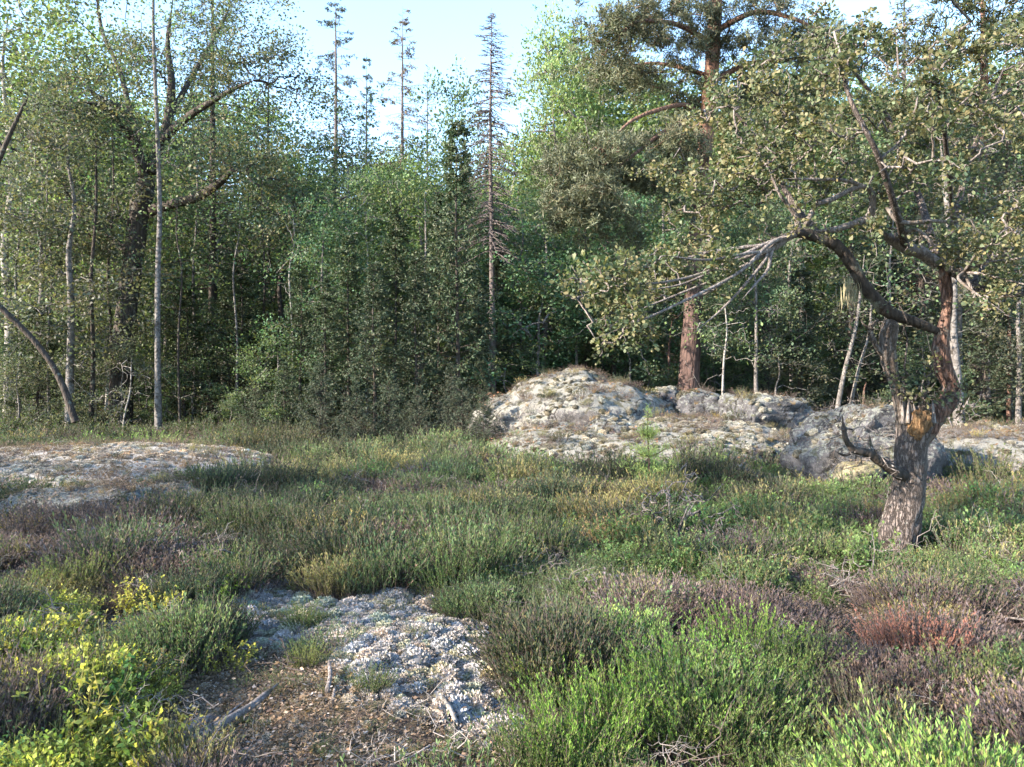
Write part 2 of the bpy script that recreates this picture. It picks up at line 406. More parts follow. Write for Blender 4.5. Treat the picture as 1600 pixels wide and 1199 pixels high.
def P3(px, Y, z):
    k = RK if Y > 9 else 1
    return ((px - 800) / F * Y * k, Y * k, EYE - (EYE - z) * k)
rock('bedrock_outcrop', P3(905, 19.8, 0.40), (2.9, 3.0, 1.48), 0.1, 11, 1.3, 0.16, mat=M_ROCKL, cuts=3, label='large lichen-covered whaleback rock hump behind the heath in the middle', cat='rock')
rock('bedrock_ledge', P3(905, 17.6, 0.05), (1.5, 1.5, 0.75), 0.0, 12, 0.7, 0.3, mat=M_ROCK, label='grey stepped ledge at the left foot of the rock hump', cat='rock')
rock('bedrock_slab', P3(1010, 18.2, -0.05), (3.9, 3.7, 0.86), -0.15, 13, 0.85, 0.26, mat=M_ROCKL, cuts=2, label='low pale bedrock slab sloping down in front of the blocky stones', cat='rock')
for i, (px, Y, rx, ry, rz_, z, lab) in enumerate([
        (1040, 19.8, 0.46, 0.55, 0.72, 0.80, 'small upright grey block at the left end of the row of blocky stones'),
        (1092, 19.2, 0.66, 0.7, 0.75, 0.68, 'squared grey stone block second in the row below the red pine trunk'),
        (1192, 17.9, 1.2, 0.85, 0.75, 0.58, 'wide flat-topped grey block in front of the grey forked sapling trunk')]):
    rock('rock_block', P3(px, Y, z), (rx, ry, rz_), 0.1 * i, 20 + i, 0.42, 0.2, 5 if i < 2 else 6, M_ROCK, 3, strata=0.05, label=lab, cat='rock', group='blocky stones on the outcrop')
rock('boulder', P3(1345, 13.6, 0.36), (1.18, 1.1, 0.86), 0.25, 31, 0.6, 0.24, mat=M_ROCK, cuts=5, label='big rounded grey boulder with lichen cap left of the oak trunk', cat='boulder')
rock('bedrock_slab', P3(1600, 16.0, -0.1), (3.3, 2.6, 0.85), -0.12, 33, 0.8, 0.14, mat=M_ROCKL, cuts=2, tilt=0.05, label='long low lichen-grey slab running off to the right behind the oak', cat='rock')
rock('mossy_stone', P3(1338, 12.6, 0.08), (0.42, 0.35, 0.26), 0.2, 35, 0.75, 0.2, 5, M_ROCKY, label='yellowish moss-covered stone at the foot of the big boulder', cat='stone')
rock('mossy_stone', P3(1158, 13.3, 0.04), (0.26, 0.25, 0.17), 0.2, 36, 0.75, 0.2, 5, M_ROCKL, label='small lichen-white stone in heather left of the big boulder', cat='stone')
rock('mossy_stone', P3(975, 14.6, 0.05), (0.24, 0.2, 0.12), 0.5, 37, 0.75, 0.2, 4, M_ROCK, label='small bluish stone at the edge of the slab left of the pine seedling', cat='stone')
rock('mossy_stone', P3(720, 16.9, 0.06), (0.38, 0.3, 0.16), 0.5, 38, 0.75, 0.2, 5, M_ROCKL, label='low pale stone beneath the dark young spruces', cat='stone')
rock('bedrock_slab', P3(130, 15.0, -0.10), (3.5, 3.3, 0.44), 0.06, 40, 0.85, 0.16, mat=M_ROCKP, cuts=1, label='low pinkish-white bedrock slab in front of the left-hand trees', cat='rock')
rock('bedrock_slab', P3(120, 10.6, -0.10), (0.95, 0.6, 0.28), 0.3, 41, 0.8, 0.2, 5, mat=M_ROCK, label='small bluish rock face showing in brown heather below the left slab', cat='rock')
rock('bedrock_slab', P3(225, 11.4, -0.10), (0.8, 0.6, 0.24), -0.2, 42, 0.8, 0.2, 5, mat=M_ROCKL, label='pale rock toe with lichen below the left slab next to dark heather', cat='rock')
rock('stone', P3(508, 5.95, 0.04), (0.07, 0.06, 0.08), 0, 50, 0.8, 0.2, 3, M_ROCKL, label='fist-sized pale stone behind the heather tuft beside the lichen carpet', cat='stone')
rock('stone', P3(690, 3.62, 0.03), (0.045, 0.03, 0.035), 0.4, 51, 0.6, 0.25, 3, M_ROCKL, label='small bluish-white chip of stone on the litter', cat='stone')
rock('stone', P3(655, 5.4, 0.0), (0.06, 0.05, 0.04), 0.4, 52, 0.6, 0.25, 3, M_ROCK, label='small grey stone in the middle of the lichen carpet', cat='stone')

_v = [GV]; _f = [GF]; _tv = [];
allv = []; allf = []; off = 0
for v, f in [(GV, GF)] + SURF:
    allv.append(v); f = np.asarray(f)
    allf += [tuple(int(a) + off for a in r) for r in f]; off += len(v)
BV = BVHTree.FromPolygons([tuple(x) for x in np.concatenate(allv)], allf)
def drop(x, y):
    h = BV.ray_cast(Vector((x, y, 30)), Vector((0, 0, -1)))
    if h[0] is None: return 0.0, Vector((0, 0, 1)), 0
    return h[0].z, h[1], (1 if h[2] >= len(GF) else 0)

# ================================================================== TREES: prototypes
def proto_broad(seed, H=10.0, spread=0.30, base=0.25, nt=520, nl=24, leaf=0.105, bark=M_GREYBARK, lean=0.05, clumps=56, r0=None, lmat=None, rad=0.36):
    rg = np.random.default_rng(seed); r0 = r0 or H * 0.011
    tp = [(0, 0, -0.2, r0 * 1.35)]
    for k in range(1, 8):
        f = k / 7; tp.append((rg.normal() * lean * H * f * 0.35, rg.normal() * lean * H * f * 0.35, f * H * 0.92, r0 * (1 - f) ** 0.8 + 0.01))
    tr, q = limb(tp, 30, 8, 0.1, seed)
    cz = H * (base + (1 - base) * 0.5); rz_ = H * (1 - base) * 0.54
    cc = rdir(clumps, rg) * rg.uniform(0.35, 1, (clumps, 1)) ** 0.6
    cc = cc * np.array([spread * H, spread * H, rz_]); cc[:, 2] += cz
    tap = np.clip(1.15 - 0.55 * (cc[:, 2] - cz) / rz_, 0.45, 1.3); cc[:, :2] *= tap[:, None]
    T = cc[rg.integers(0, clumps, nt)] + rg.normal(size=(nt, 3)) * np.array([0.040, 0.040, 0.026]) * H
    T = T[T[:, 2] > H * 0.08]
    tw, _ = attach(q[6:, :3], q[6:, 3], T, rg, 0.09, -0.03)
    trunk = mesh_of('broad_trunk', tr + tw, bark, True)
    crown = mesh_of('broad_crown', [leaf_cloud(T, nl, rad, leaf, rg)], lmat or M_LEAF)
    return trunk, crown

def spruce_parts(seed, H=14.0, wid=0.16, live=1.0, base=0.08, step=0.34, nb=6, twigs=13, needle=0.075, droop=0.35, dead_low=0.25, nper=8, rtrunk=None, nw=0.15, pw=0.75):
    rg = np.random.default_rng(seed); r0 = rtrunk or H * 0.010
    tr, q = limb([(0, 0, -0.2, r0 * 1.3), (0.02, 0, H * 0.3, r0 * 0.8), (-0.03, 0.02, H * 0.7, r0 * 0.4), (0, 0, H, 0.008)], 26, 8, 0.08, seed)
    B = []; BR = []; TW = []; TR = []; NC = []
    z = H * base
    while z < H * 0.985:
        f = z / H; L0 = wid * H * (1 - f) ** pw * (0.55 + 0.45 * min(1, (f - base * 0.5) * 4)) + 0.08
        for b in range(nb + int(rg.integers(-1, 2))):
            if rg.random() < 0.12: continue
            az = rg.uniform(0, 2 * math.pi); L = L0 * rg.uniform(0.5, 1.15)
            zz = z + rg.uniform(-0.12, 0.12)
            t = np.linspace(0, 1, 6); up = 0.25 * f
            hx = t * L; hz = (up * t - droop * t ** 1.6 * (1 - f * 0.6) + 0.14 * t ** 3) * L
            P = np.stack([np.cos(az) * hx, np.sin(az) * hx, zz + hz], 1) + rg.normal(size=(6, 3)) * 0.012 * L * t[:, None]
            B.append(P); BR.append((0.022 if live < .5 else 0.012) * (L / 1.5) ** 0.6 * (1 - t * 0.85) + 0.0015)
            isdead = rg.random() > live or f < dead_low * rg.uniform(0.5, 1)
            nt_ = max(4, int(twigs * min(1.0, L / 1.4)))
            for s in range(nt_):
                u = rg.uniform(0.15, 1.0); i = min(4, int(u * 5)); p = P[i] + (P[i + 1] - P[i]) * (u * 5 - i)
                sg = 1 if s % 2 else -1; az2 = az + sg * rg.uniform(0.5, 1.2)
                l = L * (0.30 * (1 - u * 0.55)) * rg.uniform(0.6, 1.2) + 0.05
                e = p + np.array([math.cos(az2) * l, math.sin(az2) * l, -l * rg.uniform(0.1, 0.7) * (1 if f < 0.85 else 0)])
                TW.append(np.stack([p, (p + e) / 2 + [0, 0, 0.03 * l], e])); TR.append([0.011, 0.009, 0.005] if live < .5 else [0.004, 0.003, 0.0015])
                if not isdead: NC.append((p, e))
            if not isdead: NC.append((P[2], P[4])); NC.append((P[3], P[5]))
        z += step * (0.75 + 0.5 * (1 - f))
    parts = tr + [tubes(np.array(B), np.array(BR), 4), tubes(np.array(TW), np.array(TR), 3)]
    leaves = []
    if NC:
        A = np.array([a for a, b in NC]); E = np.array([b for a, b in NC]); n = len(A) * nper
        u = rg.random((n, 1)); a = np.repeat(A, nper, 0); e = np.repeat(E, nper, 0); d = unit(e - a)
        c = a + (e - a) * u; off = rdir(n, rg); dd = unit(d * 0.9 + off * 0.9 + np.array([0, 0, -0.15]))
        sz = needle * rg.uniform(0.7, 1.4, (n, 1)); bb = unit(np.cross(dd, rdir(n, rg))) * sz * nw
        g = np.repeat(rg.uniform(0.65, 1.3, len(A)), nper) * rg.uniform(0.8, 1.2, n)
        leaves.append(quads(c, dd * sz, bb, np.stack([g, np.zeros(n), rg.random(n) ** 3], 1)))
    return parts, leaves

def proto_spruce(seed, bark=M_DARKBARK, **kw):
    parts, leaves = spruce_parts(seed, **kw)
    return mesh_of('spruce_trunk', parts, bark, True), (mesh_of('spruce_needles', leaves, M_NEEDLE) if leaves else None)

def needle_tufts(C, rg, size=0.13, n=16, w_=0.06, up=0.5):
    m = len(C) * n
    d = unit(rg.normal(size=(m, 3)) + np.array([0, 0, up])); sz = size * rg.uniform(0.7, 1.2, (m, 1))
    b = unit(np.cross(d, rdir(m, rg))) * sz * w_
    c = np.repeat(C, n, 0) + rg.normal(size=(m, 3)) * size * 0.45
    g = np.repeat(rg.uniform(0.6, 1.35, len(C)), n) * rg.uniform(0.8, 1.2, m)
    return quads(c, d * sz, b, np.stack([g, np.zeros(m), rg.random(m) ** 3], 1), 0.5)

def proto_pine(seed, H=14.0, base=0.5, spread=0.2, nt=500, r0=0.2):
    rg = np.random.default_rng(seed)
    tr, q = limb([(0, 0, -0.3, r0 * 1.3), (0.1, 0, H * 0.25, r0), (0.05, 0.1, H * 0.5, r0 * 0.8), (-0.1, 0, H * 0.75, r0 * 0.5), (0, 0, H * 0.97, 0.03)], 30, 9, 0.08, seed)
    cl = 22; cc = rdir(cl, rg) * rg.uniform(0.5, 1, (cl, 1)) * np.array([spread * H, spread * H, H * (1 - base) * 0.5]); cc[:, 2] += H * (base + (1 - base) * 0.52)
    T = cc[rg.integers(0, cl, nt)] + rg.normal(size=(nt, 3)) * np.array([0.045, 0.045, 0.018]) * H
    tw, _ = attach(q[12:, :3], q[12:, 3], T, rg, 0.08, 0.02)
    return mesh_of('pine_trunk', tr + tw, M_PINEBARK, True), mesh_of('pine_needles', [needle_tufts(T, rg, 0.22, 40, 0.09)], M_NEEDLE)

PB = [proto_broad(1, 10, 0.27, 0.22), proto_broad(2, 10, 0.20, 0.12, bark=M_BIRCH, lean=0.04), proto_broad(3, 10, 0.34, 0.18, nt=600, bark=M_DARKBARK),
      proto_broad(4, 10, 0.24, 0.30, bark=M_GREYBARK, clumps=44), proto_broad(5, 10, 0.17, 0.25, nt=420, bark=M_GREYBARK, lean=0.02)]
PBush = [proto_broad(11, 4, 0.42, 0.02, nt=340, nl=22, leaf=0.07, clumps=26, r0=0.03, rad=0.24, bark=M_GREYBARK),
         proto_broad(12, 3, 0.30, 0.04, nt=160, nl=16, leaf=0.06, clumps=14, r0=0.018, rad=0.2, bark=M_GREYBARK)]
PSP = [proto_spruce(21), proto_spruce(22, wid=0.14, live=0.9), proto_spruce(23, wid=0.19, droop=0.5, dead_low=0.1)]
PHALF = [proto_spruce(26, wid=0.17, live=0.6, dead_low=0.3, droop=.5, twigs=15, bark=M_DEADSPRUCE)]
PDEAD = [proto_spruce(24, bark=M_DEADSPRUCE, live=-1, wid=0.19, nb=8, twigs=16, droop=0.62, base=0.12), proto_spruce(25, bark=M_DEADSPRUCE, live=-1, wid=0.14, nb=6, twigs=8, droop=0.25, base=0.2)]
PDEAD.append(proto_spruce(27, H=12, bark=M_DEADSPRUCE, live=-1, wid=0.105, nb=9, twigs=15, droop=0.95, base=0.44, step=.24, rtrunk=.11, pw=.5))
PYS = [proto_spruce(31, H=4.0, wid=0.27, base=0.02, step=0.15, nb=8, twigs=11, needle=0.055, droop=-0.15, dead_low=0.02, nper=11, rtrunk=0.035, nw=0.16),
       proto_spruce(32, H=3.2, wid=0.42, base=0.0, step=0.15, nb=9, twigs=13, needle=0.055, droop=-0.35, dead_low=0.02, nper=10, rtrunk=0.03, nw=0.16),
       proto_spruce(33, H=6.0, wid=0.15, base=0.03, step=0.2, nb=7, twigs=12, needle=0.07, droop=-0.2, dead_low=0.04, nper=11, rtrunk=0.05, nw=0.16)]
PPN = [proto_pine(41), proto_pine(42, base=0.4, spread=0.23)]
H0 = {'b': 10, 's': 14, 'h': 14, 'd': 14, 'p': 14}
T_G = (0.085, 0.142, 0.070); T_YG = (0.125, 0.185, 0.075); T_DG = (0.052, 0.092, 0.052); T_SP = (0.044, 0.066, 0.048); T_BG = (0.065, 0.140, 0.078); T_OL = (0.068, 0.088, 0.066)

def tree(name, proto, H, Hp, x, y, label, cat='tree', group=None, tint=T_G, rz=None, wide=1.0, sink=0.1, tname='trunk', cname='crown', lean=None):
    s = H / Hp; z = gz(x, y) - sink
    e = empty(name, (x, y, z), R.uniform(0, 6.28) if rz is None else rz, (s * wide, s * wide, s), label=label, cat=cat, group=group)
    if lean: e.rotation_euler = (lean[0], lean[1], e.rotation_euler[2])
    mobj(tname, proto[0], e)
    if proto[1] is not None: mobj(cname, proto[1], e, tint=tint)
    return e
def T_(name, proto, Hp, px, Y, top, label, **kw):
    H = EYE + (600 - top) / F * Y
    return tree(name, proto, H, Hp, (px - 800) / F * Y, Y, label, **kw)

# -- named trees, left to right
T_('birch_tree', PB[1], 10, 15, 27, -60, 'birch at the far left edge with pale trunk and light green crown', tint=T_YG, group='birches on the left')
T_('birch_tree', PB[4], 10, 110, 21, 120, 'thin pale-stemmed birch just left of the big dark-limbed oak', tint=T_OL, wide=1.1)
T_('rowan_tree', PB[0], 10, 62, 24, 190, 'bushy light green tree between the far-left birch and the thin pale stem', tint=T_OL)
T_('aspen_tree', PB[3], 10, 120, 31, 60, 'tall pale green aspen crown rising behind the big left oak', tint=T_YG)
T_('aspen_tree', PB[0], 10, 352, 36, 150, 'tall bluish green crown behind the oak and the dark spruce trunk', tint=T_BG)
T_('spruce_tree', PSP[2], 14, 332, 26, -140, 'tall spruce with dark straight trunk and drooping boughs against the sky', tint=T_SP)
T_('spruce_tree', PSP[0], 14, 420, 31, 60, 'dark spruce right of the tall one, its top against the sky gap', tint=T_SP, wide=0.9)
T_('broadleaf_tree', PB[2], 10, 440, 25, 205, 'dense mid-green tree filling the gap right of the big left oak', tint=T_G)
T_('broadleaf_tree', PB[0], 10, 540, 27, 165, 'green tree standing below the half-dead spruce tops', tint=T_DG)
T_('half_dead_spruce', PHALF[0], 14, 524, 34, -25, 'tall thinning spruce with few needles left of the sky gap', tint=T_SP)
T_('spruce_tree', PSP[1], 14, 573, 40, 82, 'small bluish spire-topped spruce between two taller thin spruces', tint=T_SP, wide=0.7)
T_('half_dead_spruce', PHALF[0], 14, 629, 33, 2, 'thin spruce with bare top and rusty lower twigs in the sky gap', tint=(0.09, 0.07, 0.045), rz=2.0, wide=0.9)
T_('dead_spruce', PDEAD[1], 14, 668, 42, 95, 'faint thin bare pole of a dead spruce in the sky gap', wide=0.6)
T_('dead_spruce', PDEAD[2], 12, 768, 21.5, 20, 'tall bare dead spruce with drooping grey-pink twigs in the middle', wide=1.0, rz=0.4)
T_('broadleaf_tree', PB[4], 10, 615, 25, 240, 'bright yellow-green young tree in front of the thin spruces', tint=T_YG, wide=1.3)
T_('broadleaf_tree', PB[4], 10, 706, 29, 105, 'leafy aspen with open crown just left of the bare dead spruce', tint=T_G, wide=0.75)
T_('broadleaf_tree', PB[1], 10, 665, 26, 265, 'yellow-green birch low between the aspen and the young spruces', tint=T_YG, wide=1.2)
T_('aspen_tree', PB[3], 10, 862, 33, 45, 'airy aspen with sky showing through, right of the bare dead spruce', tint=T_YG, wide=0.6)
T_('aspen_tree', PB[1], 10, 935, 35, 20, 'tall aspen merging with the pine crown on its right', tint=T_YG, wide=1.1)
T_('rowan_tree', PB[0], 10, 850, 23, 320, 'bright green bushy tree right of the dead spruce trunk', tint=T_BG, wide=1.35)
T_('rowan_tree', PB[2], 10, 960, 24.5, 300, 'rich green round-crowned tree above the rock hump', tint=T_BG, wide=1.2)
T_('rowan_tree', PB[1], 10, 800, 27, 300, 'loose pale green tree right behind the bare dead spruce', tint=T_G, wide=1.2)
T_('broadleaf_tree', PB[0], 10, 1040, 27, 240, 'bluish green tree behind the red pine trunk', tint=T_BG, wide=1.1)
T_('spruce_tree', PSP[0], 14, 1195, 27, 40, 'dark spruce between the red pine and the oak crown', tint=T_SP)
T_('spruce_tree', PSP[2], 14, 1330, 26, 150, 'dark wide spruce behind the arching oak limb', tint=T_SP, wide=1.1)
T_('spruce_tree', PSP[0], 14, 1575, 25, 140, 'dark spruce behind the right edge of the oak', tint=T_SP, wide=1.1)
T_('spruce_tree', PSP[1], 14, 1440, 29, 120, 'dark spruce behind the oak fork', tint=T_SP, wide=1.2)
T_('birch_sapling', PB[4], 10, 505, 20.5, 300, 'slender leafy birch at the left edge of the dark thicket', tint=T_BG, wide=1.0)
T_('birch_sapling', PB[1], 10, 575, 22, 250, 'slender leafy birch above the middle of the dark thicket', tint=T_G, wide=.9)
T_('birch_sapling', PB[4], 10, 655, 22.5, 235, 'slender leafy birch above the right half of the thicket', tint=T_YG, wide=.9)
T_('dead_spruce', PDEAD[0], 14, 1412, 31, -70, 'bare dead spruce top showing in the blue gap above the oak', wide=0.9)
T_('dead_spruce', PDEAD[0], 14, 1612, 30, -160, 'bare dead spruce at the top right corner behind the pine', wide=1.5)
T_('pine_tree', PPN[1], 14, 1532, 24, -90, 'tall pine with orange upper trunk rising behind the oak on the right', tint=(0.055, 0.07, 0.03))
T_('broadleaf_tree', PB[4], 10, 1500, 23, 210, 'olive green tree with grey trunk right behind the oak fork', tint=T_OL)
T_('broadleaf_tree', PB[0], 10, 1250, 30, 60, 'pale leafy tree showing between the oak leaves in the top right', tint=T_G)
T_('broadleaf_tree', PB[3], 10, 1182, 20, 330, 'slim tree with pale grey trunk behind the flat-topped stone block', tint=T_DG, wide=0.9)
T_('birch_sapling', PB[4], 10, 1592, 19.5, 290, 'reddish-stemmed sapling at the right edge of the wood', tint=T_OL)

# slender single stems
def stem_tree(px, Y, pts, r, label, bark, name='young_tree', nt=0, tint=T_G, seed=0, **kw):
    """pts: photo pixels of the stem from the ground up, standing at distance Y"""
    rg = np.random.default_rng(seed); b = at(px, 600, Y); base = np.array([b[0], Y, gz(b[0], Y) - 0.1])
    q = []
    for k, (a, c) in enumerate(pts):
        p = at(a, c, Y) - base; p[1] += rg.normal() * 0.05; q.append((*p, r * (1 - 0.75 * k / len(pts))))
    q[0] = (0, 0, 0, r * 1.2)
    e = empty(name, base, label=label, cat='tree', **kw)
    tr, qq = limb(q, 40, 9, 0.1, seed)
    T = None
    if nt:
        i = rg.integers(len(qq) // 2, len(qq), nt); T = qq[i, :3] + rg.normal(size=(nt, 3)) * np.array([0.9, 0.9, 0.5])
        tw, _ = attach(qq[8:, :3], qq[8:, 3], T, rg, 0.1); tr = tr + tw
        # bare short twigs low on the stem
        i = rg.integers(8, len(qq) - 4, 26); T2 = qq[i, :3] + rg.normal(size=(26, 3)) * np.array([0.4, 0.4, 0.15]); tw, _ = attach(qq[8:, :3], qq[8:, 3], T2, rg, 0.1); tr = tr + tw
    mobj('trunk', mesh_of('stem', tr, bark, True), e)
    if nt: mobj('crown', mesh_of('stem_crown', [leaf_cloud(T, 18, 0.4, 0.09, rg)], M_LEAF), e, tint=tint)
    return e
stem_tree(248, 20, [(248, 690), (248, 560), (247, 430), (249, 330), (245, 220), (242, 120), (240, 20), (244, -60)], 0.085, 'straight pale grey stem standing in front of the big left oak', M_GREYBARK, 'slender_aspen', 110, T_G, 5)
stem_tree(140, 21.5, [(140, 690), (143, 560), (146, 440), (150, 330), (148, 200)], 0.07, 'thin dark upright stem between the thin birch and the big oak', M_DARKBARK, 'young_tree', 50, T_OL, 6)
stem_tree(1300, 19.5, [(1298, 665), (1318, 590), (1335, 520), (1342, 470), (1350, 400)], 0.065, 'left one of two thin grey stems leaning right beyond the boulder', M_GREYBARK, 'leaning_sapling', 30, T_DG, 7)
stem_tree(1316, 19.8, [(1314, 665), (1338, 585), (1356, 520), (1362, 450)], 0.05, 'right one of two thin grey stems leaning right beyond the boulder', M_GREYBARK, 'leaning_sapling', 26, T_DG, 8)
stem_tree(1350, 19, [(1350, 660), (1350, 620), (1351, 598)], 0.035, 'short reddish broken stem beyond the boulder, left of the oak', M_REDBARK, 'dead_stump', 0, T_DG, 9)
stem_tree(1127, 19.3, [(1127, 640), (1130, 570), (1135, 520), (1132, 470)], 0.03, 'thin pale sapling between red pine trunk and grey trunk', M_BIRCH, 'birch_sapling', 8, T_YG, 10)
stem_tree(1042, 21.5, [(1040, 640), (1044, 590), (1046, 545), (1050, 500)], 0.05, 'sunlit thin orange-brown stem left of the red pine trunk', M_REDBARK, 'young_tree', 12, T_OL, 13)
stem_tree(1500, 17.5, [(1500, 690), (1494, 600), (1486, 520), (1484, 440), (1480, 330), (1470, 200)], 0.12, 'grey trunk rising right behind the fork of the gnarled oak', M_GREYBARK, 'young_tree', 50, T_G, 14)
stem_tree(190, 20.5, [(188, 690), (196, 650), (203, 610), (206, 560)], 0.03, 'thin crooked pale sapling among the shrubs left of the grey stem', M_BIRCH, 'birch_sapling', 8, T_OL, 15)
stem_tree(655, 21, [(655, 650), (660, 560), (662, 470), (665, 380), (663, 300)], 0.045, 'slim pale stem behind the dark young spruces', M_GREYBARK, 'young_tree', 40, T_G, 16)

for i, (px, Y, top, r, lean, bk, nt_, lab) in enumerate([
        (28, 23, 250, .05, 6, M_GREYBARK, 26, 'thin grey stem near the left edge behind the leaning stem'), (78, 22, 220, .045, -5, M_GREYBARK, 30, 'thin grey stem between the far-left birch and the thin birch'),
        (172, 24, 180, .06, 4, M_DARKBARK, 30, 'thin dark stem close left of the big oak trunk'), (282, 21.5, 300, .035, -6, M_DARKBARK, 20, 'thin dark stem right beside the straight pale grey stem'),
        (303, 25, 200, .06, 3, M_GREYBARK, 26, 'grey stem between the pale stem and the tall spruce trunk'), (368, 22.5, 280, .04, 7, M_GREYBARK, 22, 'slightly leaning grey stem right of the tall spruce trunk'),
        (412, 24, 240, .05, -4, M_DARKBARK, 26, 'dark thin stem left of the thicket'), (455, 21.5, 330, .035, 5, M_BIRCH, 18, 'pale thin stem at the left end of the thicket'),
        (812, 24, 330, .045, 5, M_GREYBARK, 26, 'grey stem just above the left shoulder of the rock hump'), (918, 23.5, 340, .05, -4, M_DARKBARK, 24, 'dark stem above the right side of the rock hump'),
        (1235, 23, 330, .06, 4, M_GREYBARK, 24, 'grey stem in the dark wood above the flat-topped block'), (1392, 22, 300, .045, 4, M_GREYBARK, 20, 'grey stem in the dark wood seen left of the oak stub'),
        (1545, 22, 260, .06, -4, M_GREYBARK, 22, 'grey stem in the dark wood right of the oak fork'), (1575, 20, 300, .05, 3, M_REDBARK, 18, 'reddish stem close to the right edge')]):
    stem_tree(px, Y, [(px, 655), (px + lean * .6, 540), (px - lean * .4, 430), (px + lean, (430 + top) / 2), (px + lean * .5, top)], r, lab, bk, 'young_tree', nt_, (T_G, T_BG, T_OL)[i % 3], 600 + i)
# the big oak on the left, dark limbs
def big_oak():
    rg = np.random.default_rng(77); Y = 23.0; B = np.array([(190 - 800) / F * Y, Y, gz(-11.6, Y) - 0.15])
    def L(*p): return [tuple(at(a, b, Y + d) - B) + (r / F * Y,) for a, b, d, r in p]
    sk = [L((186, 700, 0, 22), (190, 600, 0, 17), (196, 500, 0, 16), (206, 420, 0, 15), (216, 340, 0, 15), (226, 295, 0, 14), (232, 262, 0, 12)),
          L((228, 285, 0, 9), (214, 235, -.3, 8), (206, 190, -.6, 7), (185, 168, -.9, 5), (150, 150, -1.2, 3.5), (120, 120, -1.5, 2)),
          L((222, 250, 0, 6), (196, 205, -.6, 5), (165, 170, -1.3, 4), (130, 160, -2, 2.5)),
          L((234, 270, 0, 10), (250, 225, .1, 8), (262, 190, 0, 7), (268, 130, .3, 6), (262, 70, .5, 4), (270, 0, .6, 2.5)),
          L((250, 225, .1, 7), (285, 190, -.4, 6), (325, 163, -.9, 4.5), (365, 140, -1.3, 3), (400, 125, -1.6, 1.5)),
          L((236, 330, 0, 9), (275, 318, -.5, 7), (310, 308, -1, 7), (345, 285, -1.4, 5), (362, 268, -1.7, 3.5), (390, 270, -2, 1.5)),
          L((205, 400, 0, 7), (170, 370, 1, 6), (120, 330, 2, 4), (80, 250, 2.6, 3)),
          L((262, 190, 0, 5), (300, 120, .8, 4), (335, 60, 1.4, 3), (360, 10, 1.8, 2)),
          L((214, 235, 0, 5), (190, 120, .9, 4), (160, 50, 1.4, 3), (150, -20, 1.8, 2))]
    tr = []; nd = []; rr = []
    for i, s in enumerate(sk):
        p, q = limb(s, None, 9, 0.12, 60 + i); tr += p; nd.append(q[(3 if i else 18)::2, :3]); rr.append(q[(3 if i else 18)::2, 3])
    ell = [(120, 100, -1, 60, 60, 1.4, 80), (200, 60, 0, 80, 60, 2, 100), (290, 60, 0, 70, 70, 2, 80), (370, 100, -1, 70, 50, 1.5, 70), (440, 90, -1.5, 50, 45, 1.2, 70), (300, 230, -.6, 60, 30, 1, 50), (380, 60, 0, 60, 50, 1.4, 60),
           (150, 160, -1, 70, 40, 1.5, 60), (300, 150, 0, 60, 40, 1.5, 35), (400, 190, -1.2, 60, 50, 1.4, 70), (90, 270, 1.6, 60, 60, 1.5, 60), (440, 290, -2, 60, 30, 1, 50),
           (350, 240, -1.5, 50, 30, 1, 45), (160, 380, .6, 60, 40, 1.4, 40), (200, -60, 0, 140, 50, 2.4, 60), (380, 330, -1.6, 60, 30, 1, 30)]
    T = []
    for a, b, d, rx, ry, rz_, n in ell:
        n = int(n * 1.4); c = at(a, b, Y + d) - B; k = max(3, n // 12)
        cc = rg.normal(size=(k, 3)) * np.array([rx / F * Y, rz_, ry / F * Y]) * 0.6
        T.append(c + cc[rg.integers(0, k, n)] + rg.normal(size=(n, 3)) * 0.28)
    T = np.concatenate(T)
    tw, _ = attach(np.concatenate(nd), np.concatenate(rr), T, rg, 0.1, -0.04, bias=0.15)
    e = empty('oak_tree', B, label='large old oak on the left with dark forking limbs against pale sky', cat='tree')
    mobj('trunk', mesh_of('big_oak_trunk', tr + tw, M_DARKBARK, True), e)
    mobj('crown', mesh_of('big_oak_crown', [leaf_cloud(T, 22, 0.34, 0.085, rg)], M_OAKLEAF), e, tint=(0.046, 0.080, 0.054))
big_oak()

